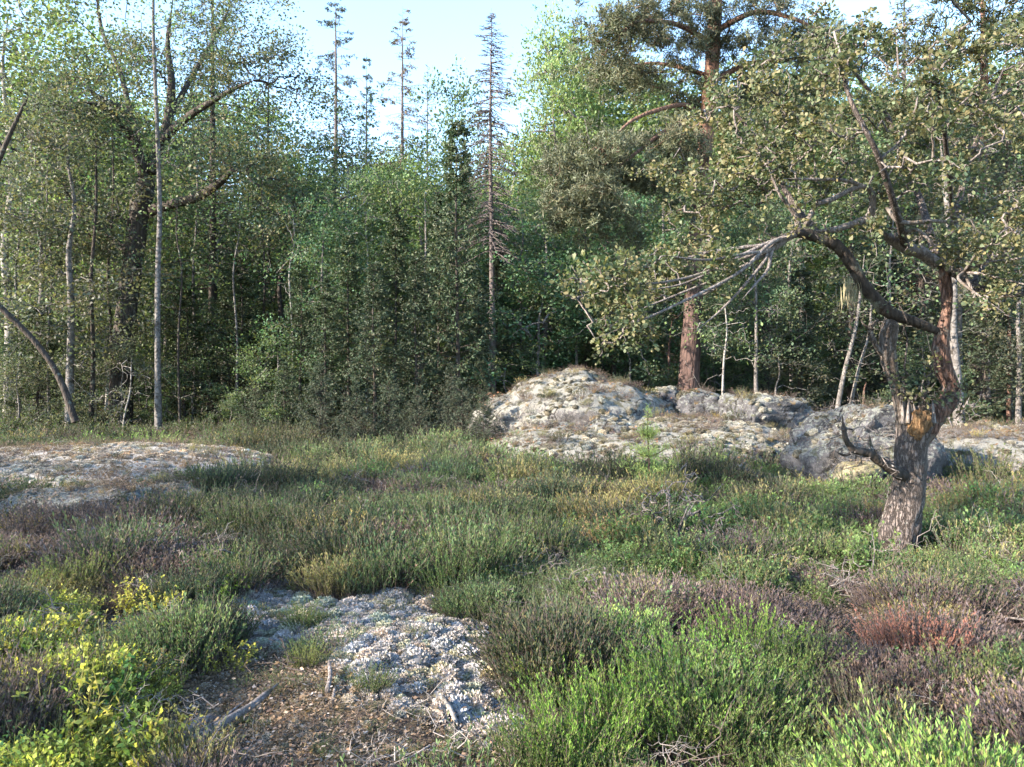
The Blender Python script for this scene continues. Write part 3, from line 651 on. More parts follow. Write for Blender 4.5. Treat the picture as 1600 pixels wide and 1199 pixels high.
def edge_tree():
    """leaning dark tree whose stem crosses the left edge"""
    rg = np.random.default_rng(78); Y = 19.0; B = np.array([(130 - 800) / F * Y, Y, gz(-10.6, Y) - 0.1])
    def L(*p): return [tuple(at(a, b, Y + d) - B) + (r / F * Y,) for a, b, d, r in p]
    sk = [L((118, 660, 0, 6), (92, 590, 0, 5), (55, 535, -.1, 4.5), (5, 485, -.3, 4.5), (-60, 420, -.6, 4), (-110, 300, -.8, 4)),
          L((-60, 420, -.6, 4), (-20, 300, -.8, 4), (5, 235, -1, 3.5), (30, 180, -1.1, 2.5), (45, 150, -1.2, 2)),
          L((5, 235, -1, 2.5), (-15, 190, -1.1, 2), (0, 140, -1.2, 1.5))]
    tr = []; nd = []; rr = []
    for i, s in enumerate(sk):
        p, q = limb(s, None, 8, 0.1, 90 + i); tr += p; nd.append(q[3:, :3]); rr.append(q[3:, 3])
    T = np.concatenate([at(a, b, Y - .8) - B + rg.normal(size=(n, 3)) * np.array([rx / F * Y, .8, ry / F * Y]) for a, b, rx, ry, n in
                        [(10, 100, 30, 35, 25), (40, 190, 30, 25, 26), (-60, 250, 60, 60, 50), (20, 290, 30, 20, 14), (-20, 400, 40, 30, 20)]])
    tw, _ = attach(np.concatenate(nd), np.concatenate(rr), T, rg, 0.1, -0.03)
    e = empty('leaning_tree', B, label='dark leaning tree whose stem slants out past the left edge', cat='tree')
    mobj('trunk', mesh_of('edge_trunk', tr + tw, M_DARKBARK, True), e)
    mobj('crown', mesh_of('edge_crown', [leaf_cloud(T, 20, 0.34, 0.08, rg)], M_LEAF), e, tint=T_OL)
edge_tree()

def big_pine():
    rg = np.random.default_rng(79); Y = 20.5; B = np.array([(1076 - 800) / F * Y, Y, gz(4.7, Y) - 0.1])
    def L(*p): return [tuple(at(a, b, Y + d) - B) + (r / F * Y,) for a, b, d, r in p]
    sk = [L((1073, 650, 0, 20), (1077, 580, 0, 17), (1082, 500, 0, 15), (1086, 420, 0, 14), (1094, 320, 0, 13), (1102, 220, 0, 12), (1110, 140, 0, 11.5), (1115, 60, 0, 11), (1120, -20, 0, 9), (1122, -110, 0, 6), (1120, -190, 0, 2)),
          L((1104, 200, 0, 4), (1075, 166, -.5, 3.6), (1030, 172, -1, 3.2), (990, 188, -1.4, 2.4), (962, 212, -1.8, 1.6), (940, 240, -2, 1.2)),
          L((1100, 222, 0, 5), (1068, 198, -.6, 5), (1030, 212, -1.1, 4), (1000, 235, -1.5, 3), (965, 262, -1.9, 1.5)),
          L((1098, 270, 0, 4), (1050, 270, -.4, 3.5), (990, 280, -1.1, 2.5), (930, 300, -1.6, 1.5), (880, 320, -2, 1)),
          L((1114, 70, 0, 5), (1060, 40, -.8, 4), (1000, 35, -1.4, 3), (960, 60, -1.8, 1.5)),
          L((1116, 50, 0, 5), (1180, 20, -.4, 4), (1240, 30, -.7, 3), (1290, 55, -1, 1.5)),
          L((1110, 130, 0, 5), (1170, 100, .5, 4), (1230, 95, 1, 3), (1320, 70, 1.4, 1.5)),
          L((1110, 120, 0, 4), (1060, 105, .6, 3.5), (1010, 100, 1.2, 2.5), (960, 115, 1.6, 1.5)),
          L((1119, -10, 0, 5), (1060, -40, 0, 4), (990, -30, -.5, 2)), L((1119, -10, 0, 5), (1200, -50, 0, 4), (1290, -20, -.5, 2))]
    tr = []; nd = []; rr = []
    for i, s in enumerate(sk):
        p, q = limb(s, None, 12 if i == 0 else 7, 0.08, 160 + i); tr += p; k = 30 if i == 0 else 3; nd.append(q[k:, :3]); rr.append(q[k:, 3])
    ell = [(935, 250, -1.8, 40, 22, .7, 60), (905, 300, -2, 40, 24, .7, 60), (985, 280, -1.3, 45, 20, .7, 45), (1010, 215, -1.1, 30, 16, .6, 25), (960, 60, -1.6, 50, 24, .8, 60), (1020, 20, -1.2, 50, 26, 1, 60),
           (1100, 20, -.4, 45, 30, 1, 40), (1050, 95, -.3, 45, 22, 1, 45), (985, 120, 1.2, 45, 20, .9, 45), (1200, 10, -.3, 60, 28, 1, 60), (1290, 60, -.9, 45, 20, .8, 45), (1320, 100, 1.3, 35, 16, .7, 30),
           (1180, 130, .6, 50, 24, .9, 45), (1040, 60, .3, 50, 20, .9, 40), (900, 250, -1.6, 40, 20, .7, 40), (880, 320, -2, 40, 22, .7, 40), (950, 330, -1.4, 40, 20, .7, 40), (1060, 240, -.6, 40, 20, .7, 40), (1020, 300, -.9, 40, 20, .7, 40), (1150, 60, -.5, 40, 24, .8, 40), (1250, 150, .8, 40, 24, .8, 40), (1230, 90, .8, 40, 20, .8, 30), (1140, 190, .6, 30, 20, .8, 20), (1040, -50, -.2, 60, 40, 1, 50), (1220, -60, 0, 80, 40, 1, 50), (1120, -150, 0, 60, 40, 1, 40), (1060, 160, 0.6, 30, 16, .7, 18)]
    T = []
    for a, b, d, rx, ry, rz_, n in ell:
        c = at(a, b, Y + d) - B; k = max(3, n // 9)
        cc = rg.normal(size=(k, 3)) * np.array([rx / F * Y, rz_, ry / F * Y]) * 0.62
        n = int(n * 1.5); T.append(c + cc[rg.integers(0, k, n)] + rg.normal(size=(n, 3)) * np.array([.36, .36, .19]))
    T = np.concatenate(T)
    tw, _ = attach(np.concatenate(nd), np.concatenate(rr), T, rg, 0.07, 0.02, bias=0.1)
    e = empty('pine_tree', B, label='big pine with dark red base and orange upper trunk behind the stone blocks', cat='tree')
    mobj('trunk', mesh_of('big_pine_trunk', tr + tw, M_PINEBARK, True), e)
    mobj('crown', mesh_of('big_pine_needles', [needle_tufts(T, rg, 0.15, 60, 0.08)], M_NEEDLE), e, tint=(0.078, 0.092, 0.056))
big_pine()

# young conifers and bushes in front of the wood
for px, Y, top, k, wd, lab, tn in [
        (715, 18.6, 190, 2, 1.0, 'narrow dark young spruce rising to a point below the dead spruce', (0.05, 0.078, 0.04)),
        (686, 19.6, 300, 2, 1.0, 'narrow young spruce close to the left of the pointed one', (0.05, 0.072, 0.04)),
        (650, 18.4, 395, 2, 1.2, 'third young spruce from the right in the thicket left of the rock hump', (0.045, 0.068, 0.04)),
        (618, 19.8, 330, 2, 1.1, 'slender young spruce above the round junipers', (0.052, 0.078, 0.04)),
        (585, 18.2, 405, 2, 1.3, 'feathery young spruce in the middle of the dark thicket', (0.046, 0.07, 0.042)),
        (545, 19.5, 360, 2, 1.2, 'young spruce left of the feathery one, a little taller', (0.046, 0.07, 0.038)),
        (508, 18.8, 430, 2, 1.3, 'short young spruce in the left half of the thicket', (0.048, 0.072, 0.04)),
        (470, 20.0, 400, 2, 1.2, 'leftmost upright young spruce of the thicket', (0.045, 0.07, 0.038)),
        (748, 19.4, 430, 2, 1.1, 'short young spruce between pointed spruce and rock hump', (0.045, 0.066, 0.04)),
        (775, 22.5, 390, 2, 1.3, 'dark young spruce at the foot of the bare dead spruce', (0.05, 0.07, 0.042)),
        (398, 19.5, 585, 1, 1.0, 'low spreading dark bush at the left end of the thicket', (0.05, 0.072, 0.042)),
        (445, 18.6, 560, 0, 1.3, 'dark green bushy spruce behind the left end of the heather strip', (0.046, 0.072, 0.038)),
        (500, 17.6, 565, 1, .9, 'wide dark juniper bush left in the dark thicket', (0.042, 0.062, 0.04)),
        (556, 17.0, 590, 1, .9, 'low dark juniper in front of the feathery young spruce', (0.04, 0.06, 0.038)),
        (608, 17.3, 575, 1, .8, 'dark juniper between two lower ones at the thicket foot', (0.046, 0.068, 0.042)),
        (655, 17.0, 600, 1, .9, 'low dark juniper leaning over the heather at the thicket foot', (0.04, 0.058, 0.038)),
        (705, 17.8, 570, 1, .8, 'dark juniper directly left of the rock hump', (0.04, 0.06, 0.04)),
        (756, 15.2, 612, 1, 1.0, 'small dark juniper growing against the left foot of the rock hump', (0.045, 0.066, 0.042)),
        (722, 15.8, 590, 1, 1.0, 'dark juniper in front of the pointed spruce by the pale low stone', (0.042, 0.062, 0.04)),
        (752, 18.5, 560, 1, .8, 'small juniper touching the left shoulder of the rock hump', (0.05, 0.07, 0.042)),
        (1250, 22, 420, 2, 1.8, 'dark young spruce beyond the flat-topped stone block', (0.045, 0.06, 0.035)),
        (1390, 23, 400, 2, 1.8, 'dark young spruce seen between oak trunk and leaning stems', (0.045, 0.06, 0.035)),
        (1540, 20, 440, 2, 1.7, 'dark young spruce right of the oak fork', (0.042, 0.06, 0.035)),
        (1640, 20, 420, 2, 1.7, 'dark young spruce cut by the right edge', (0.042, 0.06, 0.035)),
        (60, 22, 470, 0, 1.4, 'dark young spruce near the left edge behind the leaning stem', (0.045, 0.065, 0.03)),
        (290, 23, 440, 0, 1.3, 'dark young spruce between the pale grey stem and spruce trunk', (0.05, 0.07, 0.03)),
        (375, 23, 400, 0, 1.3, 'dark young spruce right of the tall spruce trunk', (0.042, 0.065, 0.03))]:
    nm = ('young_spruce', 'juniper_bush', 'young_spruce')[k]; Hp = (4.0, 3.2, 6.0)[k]
    T_(nm, PYS[k], Hp, px, Y, top, lab, cat='bush' if k == 1 else 'tree', tint=np.array(tn) * (.85, .95, .95), wide=wd, cname='foliage', tname='stem', sink=0.15)
for px, Y, top, k, wd, lab, tn in [
        (30, 21, 560, 0, 1.2, 'loose grey-green bush at the far left under the leaning stem', T_OL),
        (110, 22.5, 500, 0, 1.1, 'olive bush behind the leaning dark stem', T_OL),
        (190, 22, 520, 0, 1.1, 'olive bush at the foot of the big left oak', T_OL),
        (300, 22.5, 560, 0, 1.3, 'low green bush between grey stem and spruce trunk', T_G),
        (360, 20, 610, 0, 1.5, 'low bright green bush in front of the spruce trunk', T_DG),
        (430, 20, 520, 0, 1.1, 'leafy green bush at the left end of the dark thicket', T_G),
        (840, 21.5, 420, 0, 1.3, 'green bush behind the top of the rock hump', T_BG),
        (900, 22.5, 430, 0, 1.3, 'dense green bush above the rock hump', T_DG),
        (985, 22, 470, 0, 1.2, 'green bush left of the red pine trunk', T_DG),
        (790, 20.5, 560, 1, 1.6, 'small sunlit bush at the left shoulder of the rock hump', T_YG),
        (1130, 22.5, 450, 0, 1.1, 'dark leafy bush right of the red pine trunk', T_DG),
        (1215, 21, 540, 1, 1.5, 'small olive bush behind the flat-topped stone block', T_OL),
        (1440, 21, 520, 0, 1.1, 'dark leafy bush behind the oak trunk', T_DG)]:
    T_('bush', PBush[k], 4 if k == 0 else 3, px, Y, top, lab, cat='bush', tint=tn, wide=wd, cname='foliage', tname='stem')

# rows of the wood behind
bgd = []
rg = np.random.default_rng(5)
def bg_ok(x, y, m): return all((x - a) ** 2 + (y - b) ** 2 > m * m for a, b in bgd)
kinds = [('birch_tree', PB[1], 10, T_YG, 'pale-stemmed birch among many in the wood behind', 'birches in the wood behind'),
         ('broadleaf_tree', PB[0], 10, T_G, 'green broadleaf tree among many in the wood behind', 'broadleaf trees in the wood behind'),
         ('broadleaf_tree', PB[2], 10, T_DG, 'green broadleaf tree among many in the wood behind', 'broadleaf trees in the wood behind'),
         ('aspen_tree', PB[3], 10, T_YG, 'light green aspen among many in the wood behind', 'aspens in the wood behind'),
         ('spruce_tree', PSP[0], 14, T_SP, 'dark spruce among many in the wood behind', 'spruces in the wood behind'),
         ('spruce_tree', PSP[2], 14, T_SP, 'dark spruce among many in the wood behind', 'spruces in the wood behind')]
for i in range(420):
    y = rg.uniform(31, 58); x = rg.uniform(-0.76, 0.76) * y
    if len(bgd) >= 84 or not bg_ok(x, y, 3.4): continue
    px = 800 + x / y * F
    top = 130 if px < 420 else (215 if px < 900 else 80)
    if 430 < px < 900: top = 225
    H = EYE + (600 - top) / F * y * rg.uniform(0.78, 1.0)
    bgd.append((x, y)); nm, pr, hp, tn, lab, grp = kinds[int(rg.choice(6, p=[.2, .22, .14, .2, .14, .10]))]
    if 430 < px < 900 and hp == 14: nm, pr, hp, tn, lab, grp = kinds[0]
    tree(nm, pr, H, hp, x, y, lab, group=grp, tint=np.array(tn) * rg.uniform(0.8, 1.2), wide=1.1)

for i in range(300):
    y = rg.uniform(24, 36); x = rg.uniform(-0.76, 0.76) * y
    if len(bgd) >= 84 + 46 or not bg_ok(x, y, 1.9): continue
    bgd.append((x, y)); k = int(rg.integers(0, 3)); tn = [T_DG, T_OL, T_G][k]
    tree('bush', PBush[0], rg.uniform(2.2, 4.2), 4, x, y, 'leafy bush of the undergrowth between the trunks', 'bush', group='bushes under the trees', tint=np.array(tn) * .9, cname='foliage', tname='stem', wide=1.2)
# trees beside and behind the camera, whose shade falls over the heath
def sunward(c, t): return (0.37 * c - 0.93 * t, -0.93 * c - 0.37 * t)
for i, (c, t, H, k, wd, lab) in enumerate([(-0.8, 9, 10.5, 2, .78, 'spreading broadleaf tree left of the viewer, its shade on the nearest heather'), (2.6, 8, 10.5, 0, 1.1, 'broadleaf tree behind the viewer on the left'), (4.5, 10, 9, 2, 1.3, 'broadleaf tree farthest behind the viewer'),
        (-6.2, 10.5, 9.5, 2, .36, 'smaller broadleaf tree beside the clearing shading the lichen carpet'), (-9.2, 9, 9.0, 2, .55, 'dense broadleaf tree at the left side of the clearing'), (-11.5, 14, 8, 3, .7, 'aspen at the left side of the clearing beyond the dense one'),
        (-8.5, 19, 7.5, 2, 1.0, 'taller broadleaf tree standing back on the left')]):
    x, y = sunward(c, t)
    tree('broadleaf_tree', PB[k], H, 10, x, y, lab, tint=T_G, wide=wd)

# ================================================================== HERO OAK
def hero_oak():
    rg = np.random.default_rng(101); Y = 7.1
    bx, by = (1402 - 800) / F * Y, Y; B = np.array([bx, by, gz(bx, by) - 0.05])
    def L(*p): return [tuple(at(a, b, Y + d) - B) + (r / F * Y,) for a, b, d, r in p]
    e = empty('gnarled_oak', B, label='gnarled small oak with broken crooked trunk and arching limbs on the right', cat='tree')
    # trunk
    tr, tq = limb(L((1400, 935, 0, 23), (1398, 900, 0, 20), (1398, 868, 0, 22), (1403, 838, 0, 29), (1411, 805, 0, 28), (1418, 775, 0, 24), (1421, 740, 0, 24), (1423, 705, 0, 23), (1427, 678, 0, 24), (1431, 658, 0, 27), (1435, 645, 0, 22)), 110, 36, 0.10, 5, ridges=0.10, taper=False)
    knob, _ = limb(L((1402, 870, 0, 10), (1395, 848, -.02, 17), (1391, 832, -.03, 19), (1397, 812, -.02, 14), (1406, 795, 0, 8)), 30, 24, 0.12, 6)
    mobj('trunk', mesh_of('oak_trunk', tr + knob, M_OAKBARK, True), e)
    scar, _ = limb(L((1434, 694, -.095, 2), (1432, 684, -.105, 8), (1432, 671, -.11, 13), (1437, 658, -.10, 15), (1443, 648, -.08, 11), (1450, 644, -.04, 4)), 40, 40, 0.55, 15, ridges=.35)
    mobj('broken_wood', mesh_of('oak_scar', scar, M_RAWWOOD, True), e, label='torn orange heartwood where the trunk broke')
    # jagged splinters along the break
    sp = []
    for k in range(16):
        a = 1408 + k * 3.4; p, _ = limb(L((a, 662, -.1 + rg.uniform(-.05, .1), 4), (a + rg.uniform(-3, 2), 640 - rg.uniform(0, 22), -.1, 1)), 5, 5, 0.3, k); sp += p
    mobj('splinters', mesh_of('oak_splinters', sp, M_DEADWOOD, True), e)
    ND = []; RR = []
    def part(name, segs, mat, skip=2, grow=True, sides=12, **kw):
        out = []
        for i, s in enumerate(segs):
            p, q = limb(s, None if len(s) < 3 else max(12, len(s) * 7), sides, 0.16, 200 + i + len(ND), ridges=0.06); out += p
            if grow: ND.append(q[skip::2, :3]); RR.append(q[skip::2, 3])
        mobj(name, mesh_of(name, out, mat, True), e, **kw)
    part('dead_stub', [L((1418, 672, 0, 15), (1407, 635, -.02, 10), (1398, 600, -.03, 8), (1390, 570, -.03, 12), (1387, 545, -.03, 13), (1389, 522, -.03, 14), (1392, 508, -.02, 12), (1398, 498, 0, 7)),
                       L((1372, 500, -.1, 2), (1360, 515, -.1, 4), (1368, 540, -.08, 4), (1382, 560, -.03, 4)), L((1360, 515, -.1, 3), (1350, 508, -.12, 1.5), (1345, 500, -.13, 1))], M_STUB, grow=False, label='pale barkless stub on the left of the fork')
    part('right_stem', [L((1432, 700, .02, 14), (1444, 672, .03, 20), (1460, 650, .02, 17), (1480, 630, .05, 15), (1486, 606, .1, 13), (1474, 575, .1, 14), (1470, 545, .1, 13), (1474, 515, .1, 10), (1479, 485, .12, 8), (1478, 450, .15, 9), (1474, 425, .15, 9), (1466, 405, .15, 9))], M_REDBARK, skip=60)
    part('limb', [L((1476, 524, .14, 4), (1450, 512, .05, 7), (1427, 503, 0, 8), (1390, 489, -.05, 10), (1368, 468, -.1, 9.5), (1350, 447, -.15, 9.5), (1334, 420, -.2, 9), (1320, 398, -.25, 9), (1304, 382, -.3, 9), (1280, 372, -.35, 8.5), (1256, 365, -.4, 8), (1236, 366, -.45, 6), (1205, 374, -.5, 4))], M_DARKBARK, skip=30, label='dark lower limb arching over to the left')
    part('limb', [L((1462, 412, .15, 10), (1440, 396, .1, 10), (1415, 388, 0, 9), (1392, 374, -.1, 7.5), (1370, 355, -.2, 7), (1352, 345, -.25, 6), (1330, 352, -.3, 5), (1300, 360, -.35, 4.5), (1262, 362, -.4, 4)),
                  L((1352, 347, -.25, 6), (1362, 330, -.3, 5.5), (1362, 305, -.35, 5), (1350, 292, -.4, 4), (1328, 298, -.45, 3.5), (1300, 312, -.5, 4), (1275, 322, -.5, 3), (1262, 345, -.45, 4), (1252, 362, -.4, 5)),
                  L((1350, 292, -.4, 3), (1320, 283, -.5, 2.6), (1280, 281, -.6, 2.3), (1225, 280, -.7, 1.5)),
                  L((1248, 362, -.4, 5), (1243, 338, -.4, 4), (1228, 318, -.45, 3), (1216, 300, -.5, 2), (1200, 262, -.5, 1.3)),
                  L((1385, 325, -.5, 2), (1400, 344, -.5, 3.2), (1420, 349, -.45, 3.2), (1455, 346, -.4, 2.6), (1495, 346, -.3, 2), (1540, 330, -.2, 1.3)),
                  L((1400, 372, -.2, 3), (1430, 360, -.4, 2.4), (1448, 372, -.45, 2), (1462, 388, -.4, 1.4))], M_DEADWOOD, label='pale weathered upper limbs curling in the crown')
    part('limb', [L((1466, 408, .15, 8), (1490, 425, .1, 8), (1520, 447, 0, 7), (1560, 460, -.2, 6), (1610, 455, -.3, 5), (1670, 420, -.3, 3)),
                  L((1470, 405, .15, 8), (1490, 350, .5, 6.5), (1510, 270, .8, 5), (1540, 180, 1, 3.5), (1575, 90, 1.1, 2)),
                  L((1462, 400, .15, 7), (1440, 320, .8, 6), (1410, 240, 1.2, 5), (1385, 180, 1.2, 4), (1340, 120, 1, 3), (1300, 75, .8, 2), (1262, 50, .7, 1.2)),
                  L((1280, 370, -.35, 6), (1240, 320, .2, 5), (1200, 250, .5, 4), (1160, 190, .6, 3), (1120, 150, .5, 2)),
                  L((1415, 388, 0, 6), (1400, 330, -.6, 5), (1370, 240, -1, 4), (1330, 160, -1.1, 3), (1310, 90, -1.1, 1.6)),
                  L((1520, 447, 0, 5), (1560, 380, .6, 4.5), (1620, 300, .9, 3.5), (1680, 200, 1, 2)),
                  L((1490, 350, .5, 4), (1480, 250, -.3, 3.5), (1470, 160, -.8, 2.5), (1450, 80, -1, 1.5))], M_OAKBARK, label='rising brown limbs of the crown')
    tws = []
    for k, (mid, end, d) in enumerate([((1130, 415), (1005, 455), -.6), ((1140, 425), (985, 490), -.5), ((1110, 420), (960, 445), -.9), ((1160, 420), (1060, 470), -.3), ((1185, 410), (1085, 520), -.5), ((1200, 420), (1160, 468), -.6), ((1100, 400), (1000, 420), 0), ((1150, 430), (930, 530), -1.1), ((1170, 395), (1040, 400), -.9)]):
        j = rg.uniform(-6, 6, 6)
        tws.append(L((1246 + j[0], 366, -.4, 3.6), (1205 + j[1], 386 + j[2], -.5 + d * .2, 3.0), (mid[0] + j[3], mid[1] + j[4], -.5 + d * .5, 2.2), ((mid[0] + end[0]) / 2, (mid[1] + end[1]) / 2 + j[5] + 6, -.5 + d * .8, 1.6), (end[0], end[1], -.5 + d, .9)))
    part('bare_twigs', tws, M_DEADWOOD, skip=8, sides=7, label='long pale bare twigs drooping to the left'); tws = []
    for k, (mid, end, d) in enumerate([((1540, 430), (1620, 450), -.7), ((1530, 470), (1600, 505), -.5), ((1550, 410), (1640, 400), -.9), ((1530, 395), (1600, 350), -1), ((1500, 440), (1570, 490), -.9)]):
        tws.append(L((1480, 420, .1, 3.5), (1505, 425, -.2, 2.8), (mid[0], mid[1], d * .6, 2), (end[0], end[1], d, 1)))
    part('bare_twigs', tws, M_DEADWOOD, skip=8, sides=7, label='bare twigs spreading right of the fork')
    part('side_branch', [L((1424, 747, 0, 11), (1405, 741, -.12, 9), (1388, 730, -.18, 8), (1373, 720, -.22, 7), (1358, 709, -.26, 6.5), (1345, 706, -.28, 6), (1333, 703, -.3, 5), (1322, 688, -.33, 4.2), (1318, 668, -.35, 3.4), (1316, 650, -.36, 2.2)),
                         L((1334, 704, -.3, 3), (1322, 712, -.34, 2.2), (1308, 708, -.36, 1.4)), L((1373, 720, -.2, 3), (1362, 700, -.22, 2.2), (1358, 680, -.24, 1.4))], M_DARKBARK, grow=False, sides=10, label='dark dead branch curving up from the lower trunk')
    nd = np.concatenate(ND); rr = np.concatenate(RR)
    ell = [(968, 455, -1.3, 34, 20, .25, 60), (985, 512, -1.3, 38, 16, .25, 36), (1025, 465, -1.0, 36, 20, .3, 34), (1035, 418, -.6, 34, 18, .3, 50), (1085, 400, -.8, 40, 24, .35, 46), (1125, 440, -.6, 30, 20, .25, 16),
           (1110, 330, -.3, 50, 40, .4, 70), (1080, 250, .2, 40, 40, .4, 40), (1140, 220, .4, 55, 45, .5, 80), (1190, 300, -.3, 60, 36, .45, 75), (1170, 150, .5, 50, 40, .5, 55), (1230, 230, .2, 60, 50, .6, 85),
           (1290, 180, -.6, 60, 50, .6, 85), (1330, 250, -.8, 55, 35, .5, 75), (1380, 130, .4, 60, 50, .7, 65), (1290, 60, .6, 60, 35, .5, 45), (1400, 240, .6, 60, 40, .6, 70), (1430, 290, -.4, 60, 30, .5, 65),
           (1470, 190, -.4, 60, 50, .7, 80), (1540, 130, .8, 60, 50, .6, 75), (1530, 250, .6, 60, 50, .7, 90), (1560, 340, -.4, 50, 40, .5, 70), (1600, 430, -.6, 50, 36, .4, 65), (1640, 260, .8, 60, 70, .7, 90),
           (1490, 380, -.5, 40, 26, .4, 42), (1340, 350, -.5, 40, 20, .3, 26), (1230, 350, -.7, 50, 18, .3, 26), (1450, 110, -.9, 50, 36, .5, 40), (1600, 60, 1, 50, 40, .5, 30), (1680, 400, -.2, 50, 50, .5, 40), (1250, 110, .4, 50, 40, .5, 50), (1560, 480, -.5, 40, 14, .3, 16)]
    T = []
    for a, b, d, rx, ry, rz_, n in ell:
        n = int(n * 1.45); c = at(a, b, Y + d) - B; k = max(3, n // 9)
        cc = rg.normal(size=(k, 3)) * np.array([rx / F * Y, rz_, ry / F * Y]) * 0.78
        T.append(c + cc[rg.integers(0, k, n)] + rg.normal(size=(n, 3)) * 0.06)
    T = np.concatenate(T)
    # keep the weathered limbs clear of leaves on the side where they are bare
    cl = np.array([at(a, b, Y - .5) - B for a, b in [(1250, 362), (1270, 366), (1290, 372), (1308, 385), (1225, 368), (1330, 350), (1362, 320), (1345, 296), (1300, 288), (1240, 340), (1220, 300), (1200, 385), (1150, 405), (1110, 430), (1400, 380), (1440, 400), (1490, 425), (1440, 348), (1330, 410), (1360, 460)]])
    camd = unit(-B + np.array([0, 0, EYE])); dv = T[:, None] - cl[None]; al = (dv * camd).sum(-1); pr = np.linalg.norm(dv - al[..., None] * camd, axis=-1)
    T = T[~((pr < .15) & (al > -.5)).any(1) | (rg.random(len(T)) < .12)]
    tw, _ = attach(nd, rr, T, rg, 0.12, -0.02, bias=0.25, rmax=.0105)
    mobj('twigs', mesh_of('oak_twigs', tw, M_DEADWOOD, True), e)
    # sprouts round the fork
    sb = np.array([at(a, b, Y + d) - B for a, b, d in [(1388, 730, -.18), (1358, 709, -.26), (1333, 703, -.3), (1319, 670, -.35)]])
    st = np.repeat(sb, 9, 0) + rg.normal(size=(36, 3)) * .10 + [0, 0, .03]; tws_, _ = attach(sb, np.full(4, .01), st, rg, .18)
    mobj('dead_twigs', mesh_of('side_twigs', tws_, M_DEADWOOD, True), e)
    E = []
    for a, b, d, rx, ry, n in [(1415, 580, -.22, 16, 12, 8), (1445, 572, -.2, 12, 10, 5), (1428, 600, -.24, 22, 10, 8), (1455, 626, -.2, 20, 6, 5), (1490, 618, -.1, 12, 8, 5), (1508, 612, 0, 9, 10, 6), (1410, 610, -.2, 10, 10, 6), (1400, 470, -.1, 14, 8, 4), (1500, 655, 0, 10, 6, 4)]:
        E.append(at(a, b, Y + d) - B + rg.normal(size=(n, 3)) * np.array([rx / F * Y, .05, ry / F * Y]) * 0.8)
    E = np.concatenate(E)
    root = np.array([at(1425, 655, Y - .1) - B, at(1440, 650, Y - .1) - B, at(1455, 650, Y - .05) - B, at(1478, 620, Y) - B])
    tw2, _ = attach(root, np.full(4, .01), E, rg, 0.1)
    mobj('sprouts', mesh_of('oak_sprouts', tw2, M_OAKBARK, True), e, kind='stuff')
    def oakleaves(C, nper, rad):
        n = len(C) * nper; off = rg.normal(size=(n, 3)) * np.array([1, 1, .8]) * rad * .5; c = np.repeat(C, nper, 0) + off
        d = unit(off + rg.normal(size=(n, 3)) * rad * .25 + [0, 0, .01]); nr = unit(rg.normal(size=(n, 3)) * .6 + [0, 0, .8]); b = unit(np.cross(d, nr)); up = np.cross(b, d)
        sz = rg.uniform(.026, .052, (n, 1)); w1 = b * sz * .22; w2 = b * sz * .36; fl = up * sz * .12
        V = np.stack([c, c + d * sz * .35 + w1 + fl, c + d * sz * .72 + w2 + fl, c + d * sz, c + d * sz * .72 - w2 + fl, c + d * sz * .35 - w1 + fl], 1).reshape(-1, 3)
        k = np.arange(n)[:, None] * 6; Fc = np.concatenate([k + [0, 1, 4, 5], k + [1, 2, 3, 4]]);
        g = np.repeat(rg.uniform(.65, 1.35, len(C)), nper) * rg.uniform(.75, 1.25, n); y = np.clip(np.repeat(rg.random(len(C)) ** 1.6, nper) + rg.normal(size=n) * .15, 0, 1)
        return (V, Fc, np.repeat(np.stack([g, np.zeros(n), y], 1), 6, 0))
    mobj('crown', mesh_of('oak_leaves', [oakleaves(T, 15, .058), oakleaves(E, 7, .06)], M_OAKLEAF), e, tint=(0.066, 0.094, 0.052))
    # beard lichen on the dark limb
    bl = at(1326, 440, Y - .2) - B + rg.normal(size=(60, 3)) * np.array([.04, .03, .03]); n = 60
    dn = unit(np.tile([0, 0, -1.], (n, 1)) + rg.normal(size=(n, 3)) * .12) * rg.uniform(.12, .3, (n, 1))
    mobj('beard_lichen', mesh_of('beard', [quads(bl, dn, unit(rg.normal(size=(n, 3))) * .006, np.tile([1., 0, .3], (n, 1)))], M_LICHEN), e, tint=(.22, .20, .13))
hero_oak()

